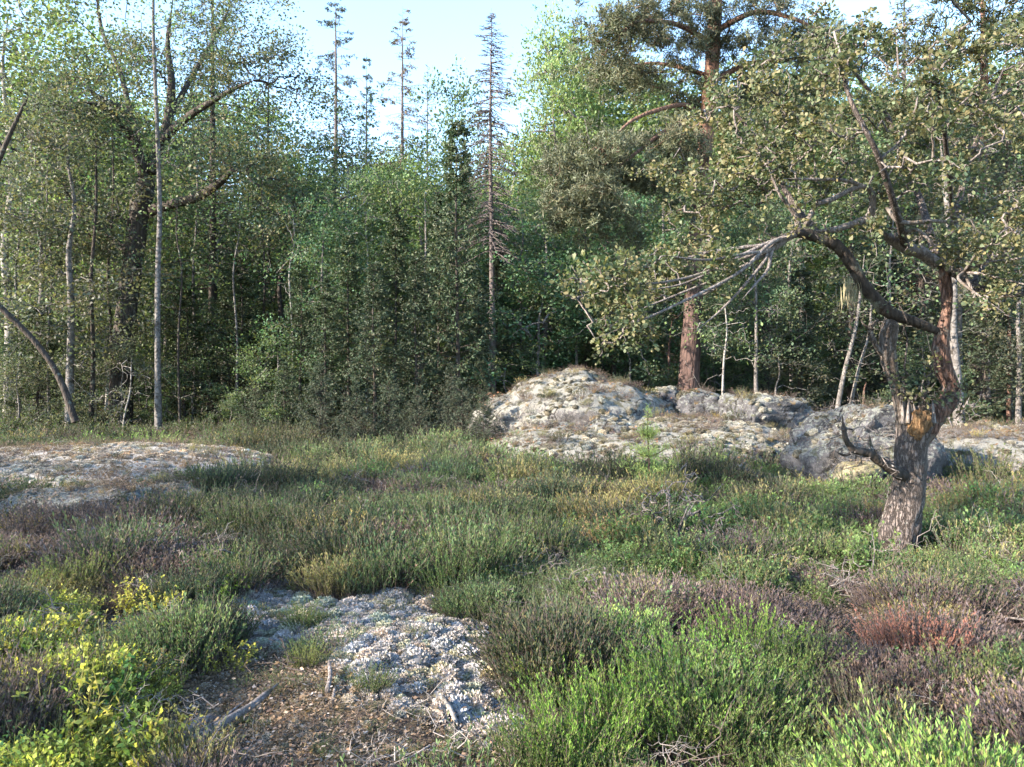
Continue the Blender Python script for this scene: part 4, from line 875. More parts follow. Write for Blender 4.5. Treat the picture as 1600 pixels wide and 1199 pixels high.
# ================================================================== GROUND PLANTS
def sprigs(seed, n=46, h=0.26, spread=0.13, fan=0.42, leaf=0.0085, per=22, woody=0.30, stiff=1.0):
    """a heather clump: wiry stems feathered with tiny shoots"""
    rg = np.random.default_rng(seed)
    a = rg.uniform(0, 6.28, n); r = np.sqrt(rg.random(n)); base = np.stack([np.cos(a) * r * spread, np.sin(a) * r * spread, np.full(n, -.02)], 1)
    out = np.stack([np.cos(a), np.sin(a), 0 * a], 1) * (r * fan)[:, None]
    H = h * rg.uniform(.55, 1.1, n)[:, None]; d = unit(out + rg.normal(size=(n, 3)) * .16 + [0, 0, 1.0])
    t = np.linspace(0, 1, 5)[None, :, None]
    P = base[:, None] + d[:, None] * H[:, None] * t + out[:, None] * H[:, None] * (t ** 2) * .25 + rg.normal(size=(n, 5, 3)) * .006 * t
    st = tubes(P, np.broadcast_to(np.array([.0022, .0018, .0015, .0012, .0008]), (n, 5)), 3, (1, 1, 0))
    m = n * per; u = rg.uniform(woody, 1, m) ; i = np.repeat(np.arange(n), per); k = np.minimum((u * 4).astype(int), 3)
    c = P[i, k] + (P[i, k + 1] - P[i, k]) * (u * 4 - k)[:, None]
    dd = unit(d[i] * 1.25 + rdir(m, rg) * .62); sz = leaf * 2.6 * rg.uniform(.6, 1.3, m)[:, None]
    b = unit(np.cross(dd, rdir(m, rg))) * sz * .13
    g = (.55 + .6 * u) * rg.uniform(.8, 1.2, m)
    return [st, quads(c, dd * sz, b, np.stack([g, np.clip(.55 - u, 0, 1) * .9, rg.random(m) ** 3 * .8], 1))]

def leafy(seed, n=18, h=0.24, spread=0.12, leaf=0.022, per=16, fan=.6, aspect=.3):
    """a bilberry-like dwarf shrub: forked green stems with oval leaves"""
    rg = np.random.default_rng(seed)
    a = rg.uniform(0, 6.28, n); r = np.sqrt(rg.random(n)); base = np.stack([np.cos(a) * r * spread, np.sin(a) * r * spread, np.full(n, -.02)], 1)
    out = np.stack([np.cos(a), np.sin(a), 0 * a], 1) * (r * fan)[:, None]
    H = h * rg.uniform(.5, 1.1, n)[:, None]; d = unit(out + rg.normal(size=(n, 3)) * .2 + [0, 0, 1.0]); t = np.linspace(0, 1, 5)[None, :, None]
    P = base[:, None] + d[:, None] * H[:, None] * t + rg.normal(size=(n, 5, 3)) * .012 * t
    st = [tubes(P, np.broadcast_to(np.array([.003, .0024, .002, .0015, .001]), (n, 5)), 3, (.9, .7, 0))]
    # side shoots
    m = n * 4; i = np.repeat(np.arange(n), 4); k = rg.integers(1, 4, m); s0 = P[i, k]; sd_ = unit(d[i] + rdir(m, rg) * .8); L = h * .38 * rg.uniform(.6, 1.2, m)[:, None]
    Q = s0[:, None] + sd_[:, None] * L[:, None] * np.linspace(0, 1, 3)[None, :, None]; st.append(tubes(Q, np.broadcast_to(np.array([.0016, .0013, .0009]), (m, 3)), 3, (.9, .5, 0)))
    A = np.concatenate([P[:, 2], Q[:, 0]]); E = np.concatenate([P[:, 4], Q[:, 2]]); q = len(A) * per // 4; j = rg.integers(0, len(A), q)
    c = A[j] + (E[j] - A[j]) * rg.random((q, 1)); ax = unit(E[j] - A[j]); dd = unit(ax * .6 + rdir(q, rg)); nr = unit(rdir(q, rg) * .6 + [0, 0, .8]); b = unit(np.cross(dd, nr)); sz = leaf * rg.uniform(.6, 1.25, (q, 1))
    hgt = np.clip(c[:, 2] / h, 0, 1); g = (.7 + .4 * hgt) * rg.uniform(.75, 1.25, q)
    return st, [quads(c, dd * sz, b * sz * aspect, np.stack([g, np.zeros(q), rg.random(q) ** 2 * hgt], 1), .5)]

def lichen_puff(seed, r=0.05, n=170, tall=.7, size=.013):
    rg = np.random.default_rng(seed); v, f = ICO[2]; core = v * np.array([r, r, r * tall]) * .80; core = core * (1 + .25 * fbm(v * 2.2, 3, seed))[:, None]
    d = rdir(n, rg); d[:, 2] = np.abs(d[:, 2]); c = d * np.array([r, r, r * tall]) * (.78 + .25 * fbm(d * 2.2, 3, seed))[:, None]
    parts = [(core, f, np.tile([.62, .15, .3], (len(core), 1)))]
    for k in range(3):
        dd = unit(d + rdir(n, rg) * .8); sz = size * rg.uniform(.6, 1.4, (n, 1)); b = unit(np.cross(dd, rdir(n, rg))) * sz * .28
        g = rg.uniform(.75, 1.15, n); parts.append(quads(c, dd * sz, b, np.stack([g, np.zeros(n), rg.random(n) ** 2], 1)))
    return parts
def litter(seed, n=110, r=.08):
    rg = np.random.default_rng(seed); c = rg.normal(size=(n, 3)) * [r, r, .008] + [0, 0, .012]; d = unit(rg.normal(size=(n, 3)) * [1, 1, .35]); sz = .006 + .026 * rg.random((n, 1)) ** 2; b = unit(np.cross(d, unit(rg.normal(size=(n, 3)) * .5 + [0, 0, 1]))) * sz * (.05 + .38 * rg.random((n, 1)) ** 2)
    return [quads(c, d * sz, b, np.stack([rg.uniform(.35, 1.7, n), np.zeros(n), rg.random(n)], 1))]
def blades(seed, n=60, h=.22, spread=.08, w_=.0016):
    rg = np.random.default_rng(seed); a = rg.uniform(0, 6.28, n); base = np.stack([np.cos(a), np.sin(a), 0 * a], 1) * (rg.random(n) * spread)[:, None]
    out = unit(np.stack([np.cos(a), np.sin(a), 0 * a], 1) + rg.normal(size=(n, 3)) * .4); H = h * rg.uniform(.5, 1.1, n)[:, None, None]; t = np.linspace(0, 1, 5)[None, :, None]
    P = base[:, None] + H * (np.array([0, 0, 1.]) * t * (1 - .25 * t ** 2) + out[:, None] * t ** 2 * .5)
    return [tubes(P, np.broadcast_to(np.array([w_, w_, w_ * .8, w_ * .6, w_ * .2]), (n, 5)), 3, (1, 0, .2))]

def twiglet(seed, n=7, L=.2):
    rg = np.random.default_rng(seed); P = []; Rr = []
    for k in range(n):
        a = rg.normal(size=3) * [.06, .06, .02] + [0, 0, .03]; d = unit(rg.normal(size=3) * [1, 1, .55] + [0, 0, .25]); l = L * rg.uniform(.5, 1.3); t = np.linspace(0, 1, 5)[:, None]
        q = a + d * l * t + rg.normal(size=(5, 3)) * .012; P.append(q); Rr.append(np.linspace(.0032, .0008, 5))
        for j in range(3):
            i = int(rg.integers(1, 4)); e = unit(d + rg.normal(size=3) * .7) * l * .4; P.append(q[i] + e * t + rg.normal(size=(5, 3)) * .006); Rr.append(np.linspace(.0018, .0006, 5))
    return [tubes(np.array(P), np.array(Rr), 3, (1, .0, .15))]
def proto_coll(name, meshes, mat):
    c = bpy.data.collections.new(name)
    for i, p in enumerate(meshes):
        me = p if isinstance(p, bpy.types.Mesh) else mesh_of(name, p, mat); o = bpy.data.objects.new(name + '_piece', me); c.objects.link(o)
    return c
def flat(x): return x[0] + x[1]
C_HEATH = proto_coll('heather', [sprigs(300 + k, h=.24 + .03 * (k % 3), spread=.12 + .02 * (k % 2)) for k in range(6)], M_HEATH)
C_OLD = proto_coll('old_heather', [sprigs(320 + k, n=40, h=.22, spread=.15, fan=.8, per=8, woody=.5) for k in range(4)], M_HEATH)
C_BIL = proto_coll('bilberry', [flat(leafy(340 + k)) for k in range(6)], M_LEAF)
C_LICH = proto_coll('lichen', [lichen_puff(360 + k, r=.04 + .012 * (k % 3)) for k in range(6)], M_LICHEN)
C_LIT = proto_coll('litter', [litter(380 + k) for k in range(4)], M_HEATH)
C_TWIG = proto_coll('twiglets', [twiglet(400 + k) for k in range(5)], M_HEATH)
C_GRASS = proto_coll('grass', [blades(390 + k) for k in range(4)], M_HEATH)

def scatter(name, coll, pts, label=None):
    """pts: list of (x,y,z, nx,ny, rz, scale, (r,g,b))"""
    A = np.array([p[:3] for p in pts], np.float32); me = bpy.data.meshes.new(name); me.vertices.add(len(A)); me.vertices.foreach_set('co', A.ravel())
    def attr(n, ty, key, arr):
        a = me.attributes.new(n, ty, 'POINT'); a.data.foreach_set(key, np.asarray(arr, np.float32).ravel())
    attr('rot', 'FLOAT_VECTOR', 'vector', [(p[3], p[4], p[5]) for p in pts]); attr('scl', 'FLOAT', 'value', [p[6] for p in pts])
    attr('tint', 'FLOAT_VECTOR', 'vector', [p[7] for p in pts])
    o = mobj(name, me, kind='stuff', label=label)
    g = bpy.data.node_groups.new(name, 'GeometryNodeTree'); g.interface.new_socket('Geometry', in_out='INPUT', socket_type='NodeSocketGeometry'); g.interface.new_socket('Geometry', in_out='OUTPUT', socket_type='NodeSocketGeometry')
    i = g.nodes.new('NodeGroupInput'); ou = g.nodes.new('NodeGroupOutput'); ci = g.nodes.new('GeometryNodeCollectionInfo'); ci.inputs['Collection'].default_value = coll; ci.inputs['Separate Children'].default_value = True; ci.inputs['Reset Children'].default_value = True
    iop = g.nodes.new('GeometryNodeInstanceOnPoints'); iop.inputs['Pick Instance'].default_value = True
    rn = g.nodes.new('FunctionNodeRandomValue'); rn.data_type = 'INT'; rn.inputs[4].default_value = 0; rn.inputs[5].default_value = len(coll.objects) - 1
    r = g.nodes.new('GeometryNodeInputNamedAttribute'); r.data_type = 'FLOAT_VECTOR'; r.inputs[0].default_value = 'rot'
    s = g.nodes.new('GeometryNodeInputNamedAttribute'); s.data_type = 'FLOAT'; s.inputs[0].default_value = 'scl'
    e2r = g.nodes.new('FunctionNodeEulerToRotation')
    l = g.links.new; l(i.outputs[0], iop.inputs['Points']); l(ci.outputs[0], iop.inputs['Instance']); l(rn.outputs[2], iop.inputs['Instance Index'])
    l(r.outputs[0], e2r.inputs[0]); l(e2r.outputs[0], iop.inputs['Rotation']); l(s.outputs[0], iop.inputs['Scale']); l(iop.outputs[0], ou.inputs[0])
    m = o.modifiers.new('scatter', 'NODES'); m.node_group = g
    return o

# plant map over the heath: patches as (px,py,rx,ry) seen on level ground, i.e. real places on it
TY = ['hdark', 'hgreen', 'hbright', 'hbrown', 'hyellow', 'bgreen', 'byellow', 'lichen', 'litter', 'dry', 'red']
PATCH = {
 'hdark': [(420, 830, 190, 60, 1.3), (560, 880, 80, 30, 1.4), (430, 700, 60, 20, 1.0), (120, 760, 120, 20, .6), (960, 850, 60, 20, .6), (1540, 730, 90, 25, .9), (600, 700, 140, 12, .7), (1450, 1100, 80, 25, .7), (1060, 1120, 60, 50, .3)],
 'hgreen': [(740, 880, 110, 80, 1.3), (880, 930, 90, 40, .6), (330, 870, 60, 30, .7), (1330, 930, 100, 30, .7), (640, 800, 100, 30, .7), (700, 730, 200, 25, .6), (1300, 1150, 120, 60, .5)],
 'hbright': [(1080, 1100, 230, 110, 1.9), (1180, 1010, 90, 30, 1.3), (870, 1130, 70, 80, 1.4), (1230, 1080, 60, 80, .8), (1580, 1120, 60, 60, .7), (900, 870, 40, 20, .4)],
 'hbrown': [(80, 800, 110, 50, 1.3), (180, 880, 220, 40, 1.2), (1000, 930, 190, 30, 1.1), (1180, 950, 120, 25, 1.0), (1380, 1050, 180, 80, 1.2), (700, 960, 50, 20, .5), (930, 1010, 120, 25, .9), (1560, 960, 100, 30, .9), (1190, 790, 40, 20, .8), (700, 770, 60, 20, .7)],
 'hyellow': [(930, 810, 100, 40, 1.4), (560, 745, 90, 18, 1.2), (1500, 1060, 70, 20, .6), (280, 735, 60, 14, 1.2), (430, 760, 50, 18, .9)],  # heather in the sun patches: sunlight put into a yellower tint
 'bgreen': [(1180, 850, 220, 60, 1.8), (1520, 840, 140, 100, 1.9), (1330, 810, 180, 50, 1.5), (1380, 910, 220, 30, 1.3), (1140, 790, 60, 25, 1.3), (860, 740, 160, 20, .6), (1050, 880, 100, 20, .8), (270, 990, 60, 30, 1.0), (160, 1080, 50, 40, .6)],
 'byellow': [(90, 980, 120, 50, 1.5), (120, 1130, 150, 90, 1.7), (240, 930, 60, 30, .9), (30, 1050, 60, 60, 1.2)],  # sunlit bilberry at lower left, tint brightened so it looks lit
 'lichen': [(590, 965, 135, 62, 2.9), (690, 1060, 115, 70, 2.8), (430, 945, 60, 50, 1.9), (390, 1000, 60, 40, 1.5), (750, 1130, 60, 90, 2.4), (700, 1180, 90, 60, 1.8), (590, 1100, 110, 50, 2.4), (330, 1170, 50, 40, 1.0), (1150, 740, 40, 12, 1.0), (540, 1140, 30, 30, .9), (1340, 735, 50, 12, .8), (560, 1185, 60, 25, .7)],
 'litter': [(430, 1100, 130, 70, 2.6), (560, 1160, 190, 70, 2.4), (380, 1060, 80, 35, 1.9), (720, 1160, 80, 70, 1.8), (600, 1260, 260, 80, 2.4), (640, 1180, 90, 40, 1.3), (800, 980, 60, 20, .9)],
 'dry': [(960, 840, 80, 30, .9), (540, 740, 120, 20, .8), (1290, 765, 60, 14, .8), (1000, 730, 120, 12, .7)],
 'red': [(1440, 1020, 45, 22, 2.2), (1190, 780, 30, 14, 1.6), (850, 1150, 30, 20, .2), (30, 1120, 30, 50, .7)],
}
TINT = {'hdark': (.040, .066, .036), 'hgreen': (.072, .120, .050), 'hbright': (.135, .225, .058), 'hbrown': (.115, .086, .090), 'hyellow': (.20, .19, .08), 'bgreen': (.115, .200, .066), 'byellow': (.37, .40, .075),
        'lichen': (.34, .32, .34), 'litter': (.14, .115, .11), 'dry': (.30, .21, .12), 'red': (.22, .085, .065)}
BASE = {'hdark': .40, 'hgreen': .42, 'hbright': .12, 'hbrown': .34, 'hyellow': -.05, 'bgreen': .36, 'byellow': -.3, 'lichen': -.4, 'litter': -.2, 'dry': -.05, 'red': -.35}
def classify(x, y):
    px = 800 + x / y * F; P = np.stack([x, y, 0 * x], 1); sc = []
    for k, t in enumerate(TY):
        py = 600 + (EYE - (.02 if t in ('lichen', 'litter') else .17)) * F / y       # where the tops of these plants are seen
        s = np.full(len(x), BASE[t]) + .55 * fbm(P * 1.3, 3, 40 + k) + .85 * fbm(P * 4.0, 2, 60 + k)
        for a, b, rx, ry, w_ in PATCH[t]: s = s + w_ * np.exp(-(((px - a) / rx) ** 2 + ((py - b) / ry) ** 2) * .9)
        sc.append(s)
    return np.argmax(np.array(sc), 0)
def on_heath(n, y0, y1, rg):
    y = np.sqrt(rg.uniform(y0 ** 2, y1 ** 2, n)); x = rg.uniform(-.80, .80, n) * y; return x, y
rg = np.random.default_rng(900)
PTS = {k: [] for k in ('heather', 'old', 'bil', 'lich', 'lit', 'grass')}
def put(kind, x, y, z, s, tint, nrm=None, tilt=.12):
    nx, ny = (0, 0) if nrm is None else (-nrm.y * .7, nrm.x * .7)
    v = rg.uniform(.75, 1.3); hue = rg.normal() * .08
    PTS[kind].append((x, y, z, nx + rg.normal() * tilt, ny + rg.normal() * tilt, rg.uniform(0, 6.28), s, (tint[0] * v * (1 + hue), tint[1] * v, tint[2] * v * (1 - hue))))
def mound_of(x, y):
    """the heather mound each spot belongs to: centre, how far out on it (0..1), its own random numbers"""
    cell = .50; gx = np.floor(x / cell); gy_ = np.floor(y / cell); best = np.full(len(x), 9.); C = np.zeros((len(x), 2)); Rn = np.zeros((len(x), 3))
    for i in (-1, 0, 1):
        for j in (-1, 0, 1):
            ix = (gx + i).astype(np.int64); iy = (gy_ + j).astype(np.int64); z0 = ix * 0
            cx = (ix + .5 + .42 * _h(ix, iy, z0, 1)) * cell; cy = (iy + .5 + .42 * _h(ix, iy, z0, 2)) * cell; rr = cell * (.62 + .28 * _h(ix, iy, z0, 3))
            d = np.hypot(x - cx, y - cy) / rr; m = d < best; best = np.where(m, d, best); C[m, 0] = cx[m]; C[m, 1] = cy[m]
            Rn[m, 0] = _h(ix, iy, z0, 4)[m]; Rn[m, 1] = _h(ix, iy, z0, 5)[m]; Rn[m, 2] = _h(ix, iy, z0, 6)[m]
    return C, best, Rn
for (y0, y1, n, smul) in [(2.2, 6, 8200, 0.66), (6, 11, 8800, .92), (11, 21.5, 12000, 1.15)]:
    X, Yy = on_heath(n, y0, y1, rg); MC, MD, MR = mound_of(X, Yy); K = classify(MC[:, 0], np.maximum(MC[:, 1], 1.5)); K0 = classify(X, Yy)
    for x, y, k, k0, md, mr in zip(X, Yy, K, K0, MD, MR):
        t = TY[k]; z, nr, onrock = drop(x, y)
        if TY[k0] in ('lichen', 'litter'): t = TY[k0]
        elif t in ('lichen', 'litter'): t = 'hgreen'
        if mr[2] > .62 and t not in ('lichen', 'litter', 'red'): t = ('hbrown', 'hdark', 'hyellow', 'hbrown', 'dry', 'bgreen')[int((mr[0] + 1) * 2.99)]
        if rg.random() < .13 and t not in ('lichen', 'litter'): t = ('hgreen', 'hbrown', 'hdark', 'hyellow', 'bgreen')[int(rg.integers(0, 5))]
        if md > .88 and rg.random() < .90: continue
        if onrock and z > -.02:
            if rg.random() < .9: continue
            t = ('hdark', 'dry', 'hyellow', 'hbrown')[int(rg.integers(0, 4))]; smul_ = smul * .45
        else: smul_ = smul
        s = smul_ * rg.uniform(.75, 1.15) * (1.48 - .95 * min(md, 1.1) ** 2) * (1 + .36 * mr[1])
        if np.hypot(x - 3.55, y - 7.1) < .30: continue
        if abs(x - 3.4) < .45 and 5.6 < y < 7.1: s *= .5
        w_ = 1 + .30 * mr[0]; tn = tuple(c * w_ for c in TINT[t])
        if t in ('hdark', 'hgreen', 'hbright', 'hyellow'): put('heather', x, y, z, s, tn)
        elif t in ('hbrown', 'red'): put('old', x, y, z, s * (1.05 if t == 'hbrown' else .9), tn)
        elif t in ('bgreen', 'byellow'): put('bil', x, y, z, s * .95, tn)
        elif t == 'dry':
            put('grass', x, y, z, s * .7, tn)
            if rg.random() < .5: put('heather', x, y, z, s * .6, TINT['hyellow'])
        elif t == 'litter' and rg.random() < .08: put('heather', x, y, z, s * .35, TINT['hgreen'])
        elif t == 'lichen' and rg.random() < .04: put('heather', x, y, z, s * .35, TINT['hgreen'])
# lichen cushions, litter and dry stalks everywhere between the plants
for (y0, y1, n, sm) in [(2.6, 6.5, 17000, 1.0), (6.5, 12, 6000, 1.5)]:
    X, Yy = on_heath(n, y0, y1, rg); K = classify(X, Yy)
    for x, y, k in zip(X, Yy, K):
        t = TY[k]; z, nr, onrock = drop(x, y)
        if t == 'lichen':
            c = TINT['lichen'] if rg.random() < .75 else (.34, .34, .26)
            if rg.random() < .75: put('lich', x, y, z - .005, sm * rg.uniform(.4, 1.0) * (1.7 if rg.random() < .15 else 1), c, nr)
            elif rg.random() < .4: put('lit', x, y, z, sm * rg.uniform(.6, 1.2), TINT['litter'], nr)
        elif t == 'litter':
            if rg.random() < .5: put('lit', x, y, z, sm * rg.uniform(.6, 1.2), [(.20, .15, .12), (.30, .25, .22), (.08, .06, .05), (.19, .12, .09)][int(rg.integers(0, 4))], nr)
            elif rg.random() < .4: put('lich', x, y, z - .005, sm * rg.uniform(.25, .75), [(.34, .32, .29), (.22, .17, .13), (.12, .10, .07)][int(rg.integers(0, 3))], nr)
        elif rg.random() < .22: put('lit', x, y, z, sm * rg.uniform(.6, 1.2), TINT['litter'], nr)
        elif rg.random() < .02: put('lich', x, y, z, sm * rg.uniform(.3, .8), TINT['lichen'], nr)
# lichen carpet on the rocks
RP = []
for (cx, cy, hx, hy, n) in [(-6.6, 12.4, 4.4, 3.4, 4600), (2.9, 15.4, 4.6, 4.2, 6500), (5.4, 11.7, 1.3, 1.3, 120), (9.1, 13.8, 3.2, 2.7, 2200), (-4.0, 10.2, 1.3, 1.0, 200)]:
    for _ in range(n):
        x = cx + rg.uniform(-hx, hx); y = cy + rg.uniform(-hy, hy); z, nr, onrock = drop(x, y)
        if not onrock or nr.z < .45 or (abs(x - 5.3) < 1.1 and 10.4 < y < 12.8 and (nr.z < .8 or rg.random() < .6)): continue
        q = float(fbm(np.array([[x * .9, y * .9, 3.]]), 3, 71)[0])
        q += .14 if cx < 0 else 0.0
        if rg.random() < .5 + q * 1.3:
            u = rg.random() + q * .5; c = (.045, .040, .035) if u < .2 else (.085, .078, .05) if u < .36 else (.14, .135, .12) if u < .55 else (.25, .245, .225) if u < .9 else (.33, .32, .29)
            if cx < 0: c = (.40, .34, .30) if rg.random() < .6 else (.37, .36, .35)
            put('lich', x, y, z - .02, rg.uniform(.7, 1.7), c, nr)
        elif rg.random() < .10: put('grass', x, y, z, rg.uniform(.25, .6), (.24, .18, .10))
        elif rg.random() < .14: put('old', x, y, z, rg.uniform(.4, .8), (.10, .08, .065))
        elif rg.random() < .05: put('lit', x, y, z, 2, (.16, .08, .06), nr)
# forest floor
for _ in range(5200):
    y = rg.uniform(18, 46); x = rg.uniform(-.85, .85) * y; z, nr, onrock = drop(x, y)
    if onrock: continue
    k = rg.random(); s = rg.uniform(1.6, 3.2)
    if k < .55: put('bil', x, y, z, s, (.042, .068, .030))
    elif k < .8: put('heather', x, y, z, s * .8, (.045, .052, .032))
    else: put('grass', x, y, z, s * .9, (.14, .10, .055))
def join2(name, a, b):
    out = []
    for m in (a, b):
        v = np.zeros(len(m.vertices) * 3, np.float32); m.vertices.foreach_get('co', v); c = np.zeros(len(m.vertices) * 4, np.float32); m.color_attributes['col'].data.foreach_get('color', c)
        ls = np.zeros(len(m.polygons), np.int32); m.polygons.foreach_get('loop_start', ls); lt = np.zeros(len(m.polygons), np.int32); m.polygons.foreach_get('loop_total', lt); li = np.zeros(len(m.loops), np.int32); m.loops.foreach_get('vertex_index', li)
        for k in sorted(set(lt.tolist())):
            q = ls[lt == k]; out.append((v.reshape(-1, 3), li[q[:, None] + np.arange(k)[None]], c.reshape(-1, 4)[:, :3], 0 if m is a else 1))
    me = mesh_of(name, [o[:3] for o in out], a.materials[0]); me.materials.append(b.materials[0])
    me.polygons.foreach_set('material_index', np.concatenate([np.full(len(o[1]), o[3]) for o in out]).astype(np.int32)); return me
C_WOOD = proto_coll('far_trees', [join2('far_tree', *p) for p in (PB[0], PB[1], PB[2], PB[3])], None)
C_UNDER = proto_coll('under_trees', [join2('under_bush', *p) for p in (PBush[0], PYS[1])], None)
FW = []; UG = []; TW = []
for _ in range(330):
    y = rg.uniform(58, 105); x = rg.uniform(-.8, .8) * y; c = [T_G, T_YG, T_DG, T_OL][int(rg.integers(0, 4))]; FW.append((x, y, gz(x, y) - .1, 0, 0, rg.uniform(0, 6), rg.uniform(1.05, 1.55), c))
for _ in range(420):
    y = rg.uniform(34, 95); x = rg.uniform(-.8, .8) * y; c = [T_G, T_DG, T_OL][int(rg.integers(0, 3))]; UG.append((x, y, gz(x, y) - .1, 0, 0, rg.uniform(0, 6), rg.uniform(.9, 1.8), c))
scatter('far_woods', C_WOOD, FW, 'far wood reading as one green mass behind the trees')
scatter('undergrowth', C_UNDER, UG, 'thick undergrowth deep in the wood')
scatter('heather', C_HEATH, PTS['heather'], 'green heather covering the heath')
scatter('old_heather', C_OLD, PTS['old'], 'brown old heather between the green patches')
scatter('bilberry', C_BIL, PTS['bil'], 'low bilberry greenery covering the ground')
scatter('reindeer_lichen', C_LICH, PTS['lich'], 'pale reindeer lichen on ground and rock')
scatter('leaf_litter', C_LIT, PTS['lit'], 'brown leaf litter and bark crumbs on the ground')
for _ in range(800):
    y = math.sqrt(rg.uniform(2.8 ** 2, 12 ** 2)); x = rg.uniform(-.75, .75) * y; z, nr, onrock = drop(x, y)
    if TY[int(classify(np.array([x]), np.array([y]))[0])] == 'lichen': continue
    TW.append((x, y, z + (0.0 if rg.random() < .4 else rg.uniform(.04, .16)), rg.normal() * .3, rg.normal() * .3, rg.uniform(0, 6.28), rg.uniform(.5, 1.25) * (1 + y * .03), [(.20, .18, .18), (.12, .095, .09), (.27, .25, .25)][int(rg.integers(0, 3))]))
scatter('dead_twigs', C_TWIG, TW, 'fine grey dead twigs tangled in the heath')
scatter('dry_grass', C_GRASS, PTS['grass'], 'dry straw-coloured grass tufts')

# ---- shrubs one can point to
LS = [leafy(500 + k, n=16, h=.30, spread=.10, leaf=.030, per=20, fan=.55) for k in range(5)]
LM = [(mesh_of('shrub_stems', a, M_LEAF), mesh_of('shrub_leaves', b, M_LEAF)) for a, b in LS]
def shrub(px, py, s, tint, label, k, name='bilberry_shrub', group=None):
    Y = gy(py); x = (px - 800) / F * Y; z = drop(x, Y)[0]
    s = s * (1.2 if py > 900 else 1)
    e = empty(name, (x, Y, z), R.uniform(0, 6), s, label=label, cat='shrub', group=group)
    mobj('stem', LM[k % 5][0], e, tint=tint); mobj('foliage', LM[k % 5][1], e, tint=tint)
YL = (.50, .46, .09); YG = (.17, .25, .045); GB = (.12, .19, .10)  # YL: yellow leaves with sunlight worked into the tint
for i, (px, py, s, c, lab) in enumerate([
        (222, 965, .75, YL, 'bright yellow bilberry shrub, upper of the two tall ones left of the lichen'),
        (258, 985, .72, YL, 'bright yellow bilberry shrub with upright shoots beside the upper one'),
        (335, 955, .7, YG, 'fresh green bilberry shrub standing alone above the lichen'),
        (362, 1045, .55, YL, 'small yellow V-shaped shrub on the pale lichen'),
        (135, 1020, .7, YL, 'yellow shrub between tall heather and the bluish-green low shrubs'),
        (185, 1030, .62, (.36, .33, .10), 'cream-yellow shrub right of the yellow one by the tall heather'),
        (40, 985, .8, YG, 'yellow-green shrub at the left edge below brown heather'),
        (25, 1060, .9, YL, 'bright yellow-green shrub cut by the left edge'),
        (75, 1080, .75, YG, 'olive shrub next to the left-edge shrub'),
        (160, 1130, .8, (.08, .17, .04), 'deep green shrub in the middle of the lower left shrubs'),
        (100, 1190, .95, YL, 'large yellow shrub at the bottom left'),
        (175, 1215, .9, YG, 'yellow-green shrub at the bottom edge left of the grey branch'),
        (230, 1180, .65, (.22, .21, .06), 'small ochre shrub left of the grey branch'),
        (225, 1215, .75, YL, 'pale yellow leaf shoots at the bottom edge beside the grey branch'),
        (255, 1100, .62, (.27, .19, .06), 'orange-tinged shrub at the edge of the brown litter'),
        (225, 1090, .55, GB, 'bluish-green low shrub left of the brown litter'),
        (285, 1010, .6, GB, 'bluish-green low shrub above the brown litter'),
        (235, 1050, .55, (.30, .27, .09), 'small yellow shrub above the bluish-green ones'),
        (1140, 815, 1.2, (.09, .19, .045), 'bright green leafy shrub right of the dead grey twigs'),
        (1160, 780, 1.0, (.09, .18, .05), 'green leafy shrub behind the bright one near the small pale stone'),
        (785, 815, 1.0, (.25, .26, .05), 'small yellow shrub in the middle of the heath'),
        (860, 845, 1.15, (.26, .28, .06), 'yellow-green sunlit shrub left of the dry orange heather'),
        (168, 710, 2.2, (.16, .27, .07), 'light green seedling bush at the far edge of the left slab')]):
    shrub(px, py, s, c, lab, i, 'seedling_bush' if px == 168 else 'bilberry_shrub')
HM = [mesh_of('heather_clump', sprigs(600 + k, n=170, h=.40, spread=.17, fan=.45, leaf=.0085, per=40, woody=.28), M_HEATH) for k in range(4)]
def clump(px, py, s, tint, label, k, name='heather_clump'):
    Y = gy(py); x = (px - 800) / F * Y; z = drop(x, Y)[0]
    o = mobj(name, HM[k % 4], label=label, cat='heather', tint=tint); o.location = (x, Y, z - .02); o.rotation_euler = (0, 0, R.uniform(0, 6)); o.scale = (s, s, s)
HB = (.12, .22, .036); HG = (.08, .13, .038); HD = (.038, .058, .026)
